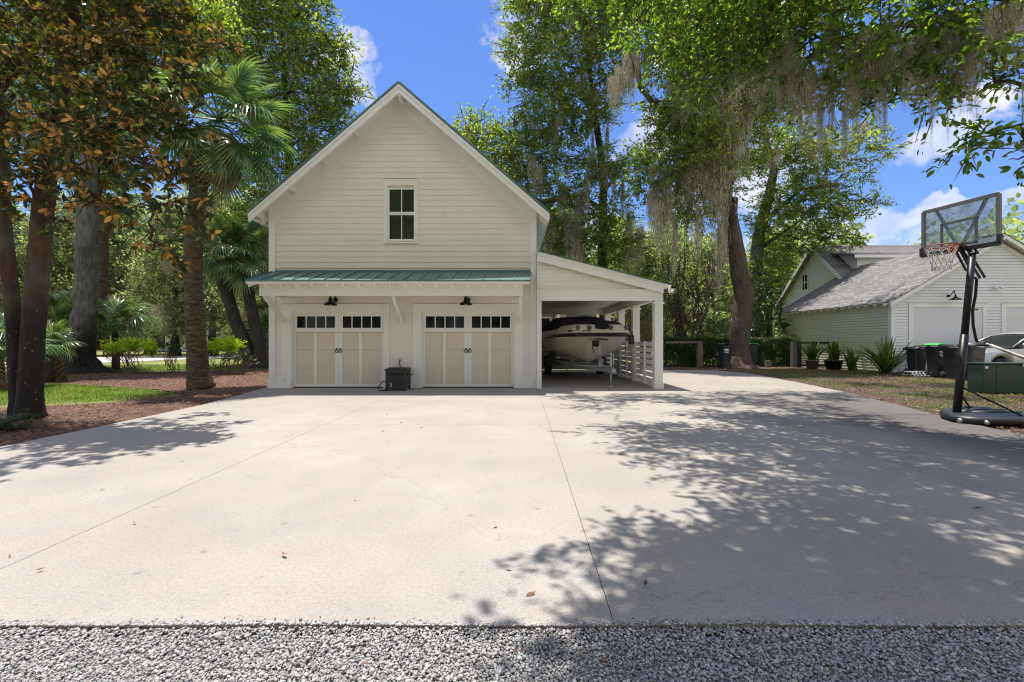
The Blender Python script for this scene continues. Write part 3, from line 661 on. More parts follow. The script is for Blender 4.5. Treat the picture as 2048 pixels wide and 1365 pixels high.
MB().box(gx0 - .1, gx1 + .1, WY + .10, WY + .012 + .1, sz0 - .1, sz1 + .1).build('dark_room', M['dark'], win)

# garage doors
for (x0, x1), (tx0, tx1) in zip(DO, ((wx(563), wx(779)), (wx(826), wx(1046)))):
    fr = MB(); zt = wz(609)
    fr.box(tx0, x0 + .015, WY - .030, WY + .12, .19, zt - .20); fr.box(x1 - .015, tx1, WY - .030, WY + .12, .19, zt - .20)
    fr.box(tx0, x0 + .015, WY - .052, WY + .12, 0, .19); fr.box(x1 - .015, tx1, WY - .052, WY + .12, 0, .19)
    fr.box(tx0, tx1, WY - .034, WY + .12, DZ, zt); fr.box(tx0 - .01, tx1 + .01, WY - .05, WY, zt, zt + .018)
    fr.box(x0 + .015, x0 + .05, WY + .0, WY + .05, 0, DZ); fr.box(x1 - .05, x1 - .015, WY + .0, WY + .05, 0, DZ)
    fr.build('door_frame', M['trim'], house)
    dy = WY + .06; ix0, ix1 = x0 + .03, x1 - .03
    dr = MB()
    hh = [.035, .575, 1.105, 1.62]
    for za, zb in zip(hh[:-1], hh[1:]): dr.box(ix0, ix1, dy + .02, dy + .05, za, zb - .006)
    door = dr.build('garage_door', M['door_panel'], house)
    st = MB(); mid = (ix0 + ix1) / 2
    for xa in (ix0 + .035, mid - .055, mid + .055, ix1 - .035): st.box(xa - .052, xa + .052, dy, dy + .019, .03, hh[3] - .01)
    for xa in (ix0 + .035 + (mid - ix0) * .46, mid + .02 + (ix1 - mid) * .46): st.box(xa - .045, xa + .045, dy + .003, dy + .0195, .11, hh[3] - .012)
    for a, c in ((ix0 + .09, mid - .11), (mid + .11, ix1 - .09)): st.box(a, c, dy + .001, dy + .019, .03, .11)
    st.box(ix0, ix1, dy + .0, dy + .02, hh[3], hh[3] + .10); st.box(ix0, ix1, dy + .0, dy + .02, DZ - .10, DZ + .02)
    for a, c in ((ix0, ix0 + .10), (mid - .10, mid - .003), (mid + .003, mid + .10), (ix1 - .10, ix1)): st.box(a, c, dy, dy + .02, hh[3] + .10, DZ - .10)
    st.build('door_stiles', M['trim'], door)
    for a, c in ((ix0 + .10, mid - .10), (mid + .10, ix1 - .10)):
        lt = MB(); zb, zt2 = hh[3] + .10, DZ - .10; w = (c - a) / 4
        lt.box(a, c, dy + .006, dy + .019, zb, zb + .022); lt.box(a, c, dy + .006, dy + .019, zt2 - .022, zt2)
        for i in range(5): lt.box(a + i*w - .014, a + i*w + .014, dy + .004, dy + .021, zb, zt2)
        lt.build('door_window', M['trim'], door)
        MB().box(a, c, dy + .023, dy + .027, zb, zt2).build('door_glass', M['glass'], door)
    for s in (-1, 1):
        hd = MB(); hx = mid + s * .055; hz = 1.07
        hd.lathe((hx, dy - .012, hz + .06), [(.001, -.01), (.022, -.008), (.024, .012)], 12, 'y')
        P = [(hx + .043 * math.sin(a), dy - .02, hz - .0 + .043 * math.cos(a)) for a in np.linspace(0, 2*PI, 17)]
        hd.tube(P, .010, 6, cap=False); hd.build('door_handle', M['black_metal'], door)
    MB().box(ix0, ix1, dy + .005, dy + .05, .002, .03).build('bottom_seal', M['rubber'], door)

# awning over the doors
aw = empty('awning', (0, 0, 0)); bpy.data.objects.remove(aw)
AYF, AZF, AZB = 11.84, 2.93, 3.34; AX0, AX1 = -6.94, .475; AX1b = .57
a = MB(); nrm = Vector((0, -.33, 1)).normalized()
a.prism([(AX0, AYF, AZF), (AX1, AYF, AZF), (AX1b, WY - .02, AZB), (AX0, WY - .02, AZB)], nrm * .022)
awn = a.build('awning', M['green_metal'], house)
a = MB(); x = AX0 + .01
while x < AX1 + .02:
    a.bar(Vector((x, AYF - .005, AZF)) + nrm*.034, Vector((x, WY - .03, AZB)) + nrm*.034, .018, .026); x += .412
a.box(AX0, AX1b, WY - .032, WY - .02, AZB, AZB + .07); a.bar((AX0 + .0, AYF - .012, AZF - .0), (AX1, AYF - .012, AZF - .0), .03, .03)
a.build('standing_seam', M['green_metal'], awn)
a = MB()
a.box(AX0 + .01, AX1 - .01, AYF + .005, AYF + .03, AZF - .085, AZF - .012)                       # fascia
a.prism([(AX0 + .02, AYF + .03, AZF - .045), (AX1 - .02, AYF + .03, AZF - .045), (AX1 - .02, WY - .02, AZB - .05), (AX0 + .02, WY - .02, AZB - .05)], nrm * .03)
a.build('awning_soffit', M['trim'], awn)
a = MB(); x = AX0 + .08
while x < AX1 - .03:
    a.bar((x, AYF + .035, AZF - .105), (x, WY - .05, AZB - .105), .05, .10); x += .408
a.build('awning_rafters', M['trim'], awn)
a = MB(); BY = 12.10; bz0, bz1 = H - (591.5 - 682) / F * BY, H - (568 - 682) / F * BY
a.box(-6.72, .30, BY, BY + .10, bz0, bz1); a.box(-6.72, -6.62, BY + .1, WY - .03, bz0 + .06, bz1 - .03); a.box(.20, .30, BY + .1, WY - .03, bz0 + .06, bz1 - .03)
a.build('awning_beam', M['trim'], awn)
for bx in (-6.60, -3.17, .235):
    MB().bar((bx, BY + .06, bz0 + .02), (bx, WY - .03, 1.93), .085, .13, up=(0, 1, 1)).build('brace', M['trim'], awn)

# barn lamps and hose box stand apart from the house
def barn_lamp(x, y, z, label, tx):
    t = empty('wall_lamp', (x, y, z), label, 'lamp', 'barn lamps over the garage doors')
    MB().lathe((x, y, z), [(.0, .235), (.022, .23), (.030, .16), (.050, .15), (.058, .055), (.085, .045), (.15, .012), (.178, -.035), (.180, -.048), (.172, -.046), (.13, .0), (.0, .02)], 24).build('lamp_shade', M['black_metal'], t)
    MB().tube([(x, y, z + .22), (x + .01, y - .01, z + .33), (x + .04, y + .08, z + .40), (x + .09, y + .25, z + .36), (tx, WY - .06, z + .20)], .014, 8).build('arm', M['black_metal'], t)
    MB().lathe((tx, WY - .02, z + .13), [(.0, -.045), (.055, -.04), (.07, -.02), (.07, .0)], 18, 'y').build('mount_plate', M['black_metal'], t)
    MB().lathe((x, y, z - .01), [(.0, -.05), (.025, -.035), (.033, .0), (.02, .03)], 12).build('bulb', M['trim'], t)
barn_lamp((661.0 - 1024) / F * 12.75, 12.75, H - (607 - 682) / F * 12.75, 'black barn lamp above the left garage door', wx(672))
barn_lamp((931.5 - 1024) / F * 12.75, 12.75, H - (606.5 - 682) / F * 12.75, 'black barn lamp above the right garage door', wx(936))

Y0 = 12.45; X0 = (771 - 1024) / F * Y0; X1 = (812 - 1024) / F * Y0
box = empty('hose_reel_box', ((X0 + X1) / 2, Y0 + .25, 0), 'dark plastic hose reel box between the two garage doors', 'hose box')
HZ = .56; b = MB(); YB = Y0 + .56
b.box(X0 + .02, X1 - .02, Y0 + .02, YB - .02, .06, HZ - .02)
b.build('body', M['black_plastic'], box, bevel=.006)
b = MB()
for x in (X0, X1 - .06): b.box(x, x + .06, Y0, Y0 + .06, 0, HZ - .01); b.box(x, x + .06, YB - .06, YB, 0, HZ - .01)
b.box(X0 + .06, X1 - .06, Y0 + .002, Y0 + .04, .05, .13); b.box(X0 + .06, X1 - .06, Y0 + .002, Y0 + .04, HZ - .19, HZ - .15); b.box(X0 + .06, X1 - .06, Y0 + .002, Y0 + .04, HZ - .07, HZ - .01)
for i in range(9):
    x = X0 + .075 + i * (X1 - X0 - .15) / 8.6; b.box(x, x + .036, Y0 + .008, Y0 + .03, .13, HZ - .19)
for i in range(8):
    y = Y0 + .08 + i * .052; b.box(X1 - .035, X1 - .006, y, y + .038, .1, HZ - .06); b.box(X0 + .006, X0 + .035, y, y + .038, .1, HZ - .06)
b.build('slatted_panel', M['black_plastic'], box)
b = MB(); b.box(X0 - .025, X1 + .025, Y0 - .02, YB + .01, HZ - .01, HZ + .035); b.box(X0 + .02, X1 - .02, Y0 + .03, YB - .04, HZ + .035, HZ + .055)
b.build('lid', M['black_plastic'], box, bevel=.01)
MB().box(X0 + .07, X1 - .07, Y0 + .014, Y0 + .018, HZ - .15, HZ - .075).build('slot', M['dark'], box)
b = MB(); b.lathe((X1 + .0, Y0 + .2, HZ - .14), [(.0, .03), (.045, .025), (.05, 0)], 14, 'x'); b.tube([(X1 + .02, Y0 + .2, HZ - .14), (X1 + .15, Y0 + .2, HZ - .135)], .012, 8)
b.build('crank', M['black_metal'], box)
b = MB(); b.tube([(X0 + .12, Y0 - .02, .22), (X0 + .16, Y0 - .05, .15), (X0 + .12, Y0 - .05, .11)], .008, 8); b.tube([(X0 + .17, Y0 - .05, .15), (X0 + .185, Y0 - .04, .21)], .006, 8); b.tube([(X0 + .17, Y0 - .05, .15), (X0 + .19, Y0 - .06, .09)], .006, 8)
b.build('spray_nozzle', M['gel_white'], box)
hs = MB(); P = [(X0 + .03, Y0 - .01, .27), (X0 - .07, Y0 - .05, .25), (X0 - .16, Y0 - .06, .13), (X0 - .17, Y0 - .05, .03), (X0 - .10, Y0 - .06, .013), (X0 + .10, Y0 - .08, .013)]
hs.tube(P, .013, 8); hs.build('hose', M['rubber'], box)
tp = empty('water_tap', (wx(801), WY - .05, .80), 'small brass tap with short black hose on the wall above the hose box', 'tap')
MB().tube([(wx(801), WY - .01, .80), (wx(801), WY - .09, .80), (wx(801), WY - .10, .75)], .014, 8).lathe((wx(801), WY - .07, .84), [(.0, .0), (.03, .003), (.03, .01), (0, .012)], 12).build('spout', M['black_metal'], tp)
MB().tube([(wx(801), WY - .10, .75), (wx(800), WY - .12, .68), (wx(804), WY - .14, .62), (wx(808), WY - .16, .585)], .012, 8).build('hose', M['rubber'], tp)
MB().box(wx(798), wx(805), WY - .018, WY + .0, .74, .85).build('plate', M['sticker'], tp)

# ------------------------------------------------------------------ carport (leans on the house, own posts and roof)
cp = empty('carport', (2.5, 16.5, 0), 'white lean-to carport with square posts sheltering the boat', 'carport')
CY = 13.08; CB = 20.2; CX0, CX1 = XR + .016, 4.31
rs = .254
def ct(x): return 3.927 - (x - .634) * rs
n3 = Vector((rs, 0, 1)).normalized()
r = MB(); r.prism([(CX0, 12.88, ct(CX0)), (4.55, 12.88, ct(4.55)), (4.55, 12.88, ct(4.55) + .02), (CX0, 12.88, ct(CX0) + .02)], (0, CB + .3 - 12.88, 0))
y = 13.1
while y < CB: r.bar((CX0, y, ct(CX0) + .035), (4.55, y, ct(4.55) + .035), .03, .03); y += .42
r.build('roof', M['green_metal'], cp)
r = MB(); r.prism([(CX0, 12.90, ct(CX0) - .045), (4.52, 12.90, ct(4.52) - .045), (4.52, 12.90, ct(4.52) - .004), (CX0, 12.90, ct(CX0) - .004)], (0, CB + .25 - 12.9, 0))
r.build('roof_deck', M['trim'], cp)
r = MB()
r.prism([(CX0 + .004, 12.93, ct(CX0) - .05), (4.31, 12.93, ct(4.31) - .05), (4.31, 12.93, ct(4.31) - .27), (CX0 + .004, 12.93, ct(CX0) - .27)], (0, .05, 0))
r.prism([(CX0, 12.915, ct(CX0) - .046), (4.52, 12.915, ct(4.52) - .046), (4.52, 12.915, ct(4.52) - .10), (CX0, 12.915, ct(CX0) - .10)], (0, .013, 0))
r.build('rake_board', M['trim'], cp)
bt, bb_ = wz(581), wz(602.5)
r = MB(); r.box(CX0, CX1, CY - .08, CY + .09, bb_, bt); r.box(CX0, CX1 + .01, CY - .095, CY - .08, bt - .03, bt + .012)
r.box(4.10, 4.28, CY + .09, CB, bb_ + .02, ct(4.28) - .06); r.box(CX0, 4.10, CB - .15, CB, bb_ + .02, bt + .25)
r.build('beam', M['trim'], cp)
r = MB(); rows = []
r.prism([(CX0, CY - .02, bt + .01), (4.29, CY - .02, bt + .01), (4.29, CY - .02, ct(4.29) - .07), (CX0, CY - .02, ct(CX0) - .07)], (0, .05, 0))
z = bt + .012
while z < 3.7:
    xe = .634 + (3.927 - .22 - (z + .115)) / rs; rows.append((z, z + .115, CX0, min(xe, 4.25))); z += .115
siding(r, (0, CY - .03, 0), (1, 0, 0), (0, -1, 0), rows, lap=.012, breaks=False); r.build('gable_panel', M['siding'], cp)
r = MB(); r.box(CX0 + .02, 4.095, CY + .1, CB - .16, bt - .02, bt + .01)
for y in np.arange(CY + .5, CB - .3, .6): pass
r.build('ceiling', M['trim'], cp)
py_ = [CY, 15.45, 17.5, 19.95]
for y in py_:
    p = MB(); p.box(4.07, 4.305, y - .115, y + .115, 0, bb_ + (.02 if y > CY else 0)); p.box(4.04, 4.335, y - .145, y + .145, bb_ - .10, bb_ - .04); p.box(4.05, 4.325, y - .135, y + .135, 0, .16)
    p.build('post', M['trim'], cp, bevel=.006)
MB().box(CX0 + .0, CX0 + .13, CY - .10, CY + .11, 0, bb_ - .0).build('half_post', M['trim'], cp)
cam_o = empty('security_camera', (4.5, 12.85, 2.8), 'small white security camera under the right end of the carport roof', 'camera')
MB().box(4.42, 4.57, 12.80, 12.895, 2.72, 2.90).build('housing', M['trim'], cam_o, bevel=.01)
MB().box(4.47, 4.60, 12.785, 12.798, 2.84, 2.91).build('solar_panel', M['glass'], cam_o)
MB().lathe((4.51, 12.80, 2.75), [(.0, -.07), (.03, -.065), (.042, -.03), (.045, .02)], 14, 'y').build('lens_dome', M['trim'], cam_o)
MB().lathe((4.51, 12.73, 2.75), [(.0, -.006), (.022, .0), (.022, .01)], 12, 'y').build('lens', M['glass'], cam_o)
def slat_fence(pA, pB, label, nm='slat_fence', h=1.37):
    A, B = Vector(pA), Vector(pB); d = (B - A); L = d.length; d.normalize(); nn = Vector((-d.y, d.x, 0))
    o = empty(nm, A, label, 'fence', 'slatted fence panels of the carport')
    k_ = 0; z = .10
    sl = MB()
    while z < h - .1: sl.bar(A + Vector((0, 0, z + .07)), B + Vector((0, 0, z + .07)), .022, .14); z += .183
    sl.build('slats', M['trim'], o)
    for f_ in (0.02, .5, .98):
        MB().bar(A + d*L*f_ + nn*.035 + Vector((0, 0, .03)), A + d*L*f_ + nn*.035 + Vector((0, 0, h - .02)), .07, .045).build('batten', M['trim'], o)
    MB().bar(A + Vector((0, 0, .05)), B + Vector((0, 0, .05)), .04, .05).build('bottom_rail', M['trim'], o)
slat_fence((4.19, py_[0] + .12, 0), (4.19, py_[1] - .12, 0), 'white slatted fence panel nearest the front carport post')
slat_fence((4.19, py_[1] + .12, 0), (4.19, py_[2] - .12, 0), 'white slatted fence panel beside the boat between the second and third posts')
slat_fence((4.19, py_[2] + .12, 0), (4.19, py_[3] - .12, 0), 'white slatted fence panel at the far end of the carport side')
slat_fence((CX0 + .05, CB - .05, 0), (4.1, CB - .05, 0), 'white slatted fence across the back of the carport behind the boat')

# house with a porch seen through the carport
mh = empty('porch_house', (2, 27, 0), 'blue grey house with railed porch glimpsed behind the boat', 'house')
MB().box(-6, 4.6, 26.0, 32, 0, 4.2).build('wall', M['porch_wall'], mh)
r = MB(); r.prism([(-6.5, 24.0, 3.6), (5.0, 24.0, 3.6), (5.0, 29, 5.6), (-6.5, 29, 5.6)], (0, 0, .12)); r.prism([(-6.5, 34.0, 3.6), (5.0, 34.0, 3.6), (5.0, 29, 5.6), (-6.5, 29, 5.6)], (0, 0, .12)); r.build('roof', M['green_metal'], mh)
for x0, x1 in ((1.35, 2.15), (3.35, 4.1)):
    f = MB().box(x0 - .1, x1 + .1, 25.94, 26.0, .85, 2.75).build('window', M['trim'], mh); MB().box(x0, x1, 25.92, 25.938, .95, 2.65).build('pane', M['glass'], f)
MB().box(2.45, 3.1, 25.9, 26.0, 1.1, 3.0).build('shutter', M['door_panel'], mh)
r = MB(); r.box(.2, 4.6, 24.2, 24.26, 1.20, 1.26); r.box(.2, 4.6, 24.2, 24.26, .38, .43)
for i in range(38): x = .25 + i * .115; r.box(x, x + .035, 24.21, 24.25, .43, 1.2)
r.build('railing', M['black_metal'], mh); MB().box(-6, 4.6, 24.1, 26, .15, .35).build('deck', M['grey_wood'], mh)
for x in (.3, 2.4, 4.5): MB().box(x, x + .14, 24.2, 24.34, .35, 3.6).build('porch_post', M['trim'], mh)
# ------------------------------------------------------------------ the neighbour's garage and house
def shingle_mat():
    m, nt, bs, out = newmat('grey_shingle')
    tc = N(nt, 'TexCoord'); sx = N(nt, 'SeparateXYZ'); nt.links.new(tc.outputs['Object'], sx.inputs[0])
    cb = N(nt, 'CombineXYZ'); nt.links.new(sx.outputs['Y'], cb.inputs['X']); nt.links.new(sx.outputs['Z'], cb.inputs['Y'])
    br = N(nt, 'TexBrick', Scale=1.0); br.inputs['Mortar Size'].default_value = .006; br.inputs['Brick Width'].default_value = .30; br.inputs['Row Height'].default_value = .072
    br.inputs['Color1'].default_value = (.15, .143, .14, 1); br.inputs['Color2'].default_value = (.26, .25, .245, 1); br.inputs['Mortar'].default_value = (.06, .055, .055, 1)
    nt.links.new(cb.outputs[0], br.inputs['Vector']); n = noise(nt, 60, 3); n2 = noise(nt, 1.2, 5)
    c = mixc(nt, 1, br.outputs[0], ramp(nt, n.outputs[0], [(.3, .75), (.7, 1.2)]).outputs[0], 'MULTIPLY')
    c = mixc(nt, 1, c, ramp(nt, n2.outputs[0], [(.3, .85), (.7, 1.1)]).outputs[0], 'MULTIPLY')
    nt.links.new(c, bs.inputs['Base Color']); bs.inputs['Roughness'].default_value = .9; bump(nt, bs, br.outputs['Fac'], -.5, .01); return m
M['shingle'] = shingle_mat()
M['bounce_siding'] = basic('siding_grass_bounce', (.62, .62, .45), .55, .03, 1.0, 50, .08)  # green bounce off the grass is put into this wall's colour
ng = empty('neighbour_garage', (20.9, 23.5, 0), 'white garage with grey shingle roof and side wall coloured with green grass bounce behind the hoop', 'garage')
NX, NY0, NY1, NZ, NR, NXC = 16.38, 19.65, 27.6, 3.10, 5.90, 20.95; nsl = (NR - 3.17) / (NXC - 16.30)
b = MB(); nw = 2 * NXC - NX
b.prism([(NX, NY0 + .02, 0), (nw, NY0 + .02, 0), (nw, NY0 + .02, NZ), (NXC, NY0 + .02, NR - .2), (NX, NY0 + .02, NZ)], (0, NY1 - NY0 - .04, 0))
b.build('wall', M['white_siding'], ng)
def nhalf(z): return min(NXC - NX, max(0, (NR - .22 - z) / nsl))
D1 = (17.3, 20.3); D2 = (21.3, 24.3); DTOP = H + (682 - 607) / F * NY0
rows = []; z = .05
while z < NR - .3:
    z1 = z + .125; h_ = nhalf(z1)
    if z < DTOP: rows += [(z, z1, NX + .05, 17.10), (z, z1, 20.47, 21.13), (z, z1, 24.5, nw - .05)]
    else: rows.append((z, z1, NXC - h_ + .02, NXC + h_ - .02))
    z += .125
s_ = MB(); siding(s_, (0, NY0, 0), (1, 0, 0), (0, -1, 0), rows, lap=.024, breaks=False, slot=.010); s_.build('siding', M['white_siding'], ng)
s_ = MB(); siding(s_, (NX, 0, 0), (0, 1, 0), (-1, 0, 0), [(z_, z_ + .125, NY0 + .12, NY1 - .1) for z_ in np.arange(.05, 3.0, .125)], lap=.03, breaks=False, slot=.014)
s_.build('siding', M['bounce_siding'], ng, label='lap siding of the side wall with green grass bounce in its colour')
tr = MB(); tr.box(NX - .025, NX + .12, NY0 - .03, NY0 + .12, 0, 3.12); tr.box(NX - .02, NX + .1, NY1 - .12, NY1, 0, 3.05); tr.build('corner_board', M['trim'], ng)
for s in (-1, 1):
    xe = NXC + s * (NXC - NX + .30); ze = NR - (NXC - NX + .30) * nsl; r = MB()
    r.prism([(NXC, NY0 - .38, NR), (xe, NY0 - .38, ze), (xe, NY0 - .38, ze - .03), (NXC, NY0 - .38, NR - .03)], (0, NY1 - NY0 + .7, 0)); rf = r.build('roof', M['shingle'], ng)
    r = MB(); r.prism([(NXC, NY0 - .36, NR - .035), (xe, NY0 - .36, ze - .035), (xe, NY0 - .36, ze - .20), (NXC, NY0 - .36, NR - .20)], (0, .04, 0))
    r.prism([(NXC, NY0 - .34, NR - .034), (xe + s*-.01, NY0 - .34, ze - .034), (xe - s*.01, NY0 - .34, ze - .06), (NXC, NY0 - .34, NR - .06)], (0, NY1 - NY0 + .62, 0))
    r.prism([(NXC, NY0 - .04, NR - .2), (NXC + s * 4.55, NY0 - .04, NR - .2 - 4.55 * nsl), (NXC + s * 4.55, NY0 - .04, NR - .38 - 4.55 * nsl), (NXC, NY0 - .04, NR - .38)], (0, .04, 0))
    y = NY0 + .1
    while y < NY1: r.bar((xe - s * .03, y, ze - .12), (xe - s * .35, y, ze - .12 + .32 * nsl), .05, .12); y += .5
    r.build('eave_trim', M['trim'], rf)
for x0, x1 in (D1, D2):
    f = MB(); f.box(x0 - .19, x0, NY0 - .04, NY0 + .02, 0, DTOP); f.box(x1, x1 + .17, NY0 - .04, NY0 + .02, 0, DTOP); f.box(x0, x1, NY0 - .042, NY0 + .02, DTOP - .17, DTOP); f.box(x0 - .22, x1 + .2, NY0 - .06, NY0, DTOP, DTOP + .03)
    f.build('door_frame', M['trim'], ng); d = MB(); z = .03
    while z < DTOP - .2: d.box(x0, x1, NY0 - .012, NY0 + .01, z, min(z + .555, DTOP - .17)); z += .56
    d.build('garage_door', M['white_door'], ng)
lp = empty('gooseneck_lamp', (18.85, NY0 - .4, 3.2), 'black gooseneck barn lamp over the neighbour garage door', 'lamp')
lx, ly, lz = at(1911, 597, NY0 - .45)
MB().lathe((lx, ly, lz), [(.0, .16), (.03, .15), (.045, .06), (.12, .02), (.235, -.045), (.235, -.055), (.0, -.01)], 20).build('lamp_shade', M['black_metal'], lp)
mx_, my_, mz_ = at(1896, 592, NY0 - .02)
MB().tube([(mx_, my_, mz_), (mx_, my_ - .12, mz_ + .02), (mx_ + .05, my_ - .22, mz_ + .22), (lx - .06, ly, lz + .30), (lx, ly, lz + .13)], .018, 8).lathe((mx_, my_, mz_), [(0, -.03), (.06, -.03), (.06, .0)], 14, 'y').build('arm', M['black_metal'], lp)
fl = empty('flood_light', at(1990, 575, NY0 - .05), 'white twin flood light high on the neighbour garage gable', 'lamp')
fx, fy, fz = at(1990, 575, NY0 - .02)
MB().lathe((fx, fy, fz), [(0, -.05), (.07, -.04), (.08, 0)], 14, 'y').tube([(fx, fy - .04, fz), (fx - .1, fy - .12, fz - .03)], .02).tube([(fx, fy - .04, fz), (fx + .12, fy - .12, fz + .02)], .02).build('mount', M['sticker'], fl)
for s in (-1, 1): MB().lathe((fx + s * .14, fy - .14, fz - .02), [(0, .07), (.04, .06), (.065, -.05), (.055, -.06), (0, -.055)], 12, 'y').build('lamp_head', M['sticker'], fl)
# big house behind it
nh = empty('neighbour_house', (24, 36, 0), 'white clapboard house with grey roof rising behind the neighbour garage', 'house')
HX0, HX1, HYR, HYF, HYN, HZP, HZE = 20.0, 40.0, 29.8, 33.6, 26.0, 7.65, 4.25
b = MB(); b.prism([(HX0, HYN, 0), (HX0, HYF, 0), (HX0, HYF, HZE), (HX0, HYR, HZP - .12), (HX0, HYN, HZE)], (HX1 - HX0, 0, 0)); b.build('wall', M['white_siding'], nh)
hsl = (HZP - HZE) / (HYR - HYN); rows = []; z = 2.6
while z < HZP - .3:
    z1 = z + .14; hh_ = min(HYR - HYN, max(0, (HZP - .12 - z1) / hsl)); rows.append((z, z1, HYR - hh_, HYR + hh_)); z += .14
s_ = MB(); siding(s_, (HX0, 0, 0), (0, 1, 0), (-1, 0, 0), rows, breaks=False, lap=.034, slot=.016); s_.build('siding', M['white_siding'], nh)
for s in (-1, 1):
    ye = HYR + s * (HYR - HYN + .45); ze = HZP - (HYR - HYN + .45) * hsl; r = MB()
    r.prism([(HX0 - .45, HYR, HZP), (HX0 - .45, ye, ze), (HX0 - .45, ye, ze - .08), (HX0 - .45, HYR, HZP - .08)], (HX1 - HX0 + .8, 0, 0)); rf = r.build('roof', M['shingle'], nh)
    r = MB(); r.prism([(HX0 - .48, HYR, HZP - .02), (HX0 - .48, ye, ze - .02), (HX0 - .48, ye, ze - .30), (HX0 - .48, HYR, HZP - .30)], (.03, 0, 0)); r.build('barge_board', M['trim'], rf)
wy0, wy1, wz0_, wz1_ = 30.72, 31.2, 4.85, 5.85
f = MB().box(HX0 - .07, HX0, wy0 - .1, wy1 + .1, wz0_ - .1, wz1_ + .1).build('window', M['trim'], nh); MB().box(HX0 - .085, HX0 - .072, wy0, wy1, wz0_, wz1_).build('pane', M['glass'], f)
MB().box(HX0 - .10, HX0 - .086, wy0, wy1, (wz0_ + wz1_)/2 - .03, (wz0_ + wz1_)/2 + .03).box(HX0 - .10, HX0 - .086, (wy0 + wy1)/2 - .02, (wy0 + wy1)/2 + .02, wz0_, wz1_).build('sash', M['trim'], f)
dY = 27.3
b = MB(); b.prism([(20.7, dY, 5.0), (20.7, dY, 6.45), (20.7, dY + 2.4, 7.0), (20.7, dY + 2.4, 5.0)], (6.8, 0, 0)); dm = b.build('dormer', M['white_siding'], nh)
MB().prism([(20.3, dY - .35, 6.39), (27.9, dY - .35, 6.39), (27.9, dY + 2.6, 7.07), (20.3, dY + 2.6, 7.07)], (0, 0, .10)).build('roof', M['shingle'], dm)
MB().prism([(20.28, dY - .38, 6.30), (27.9, dY - .38, 6.30), (27.9, dY - .38, 6.48), (20.28, dY - .38, 6.48)], (0, .03, 0)).build('fascia', M['trim'], dm)

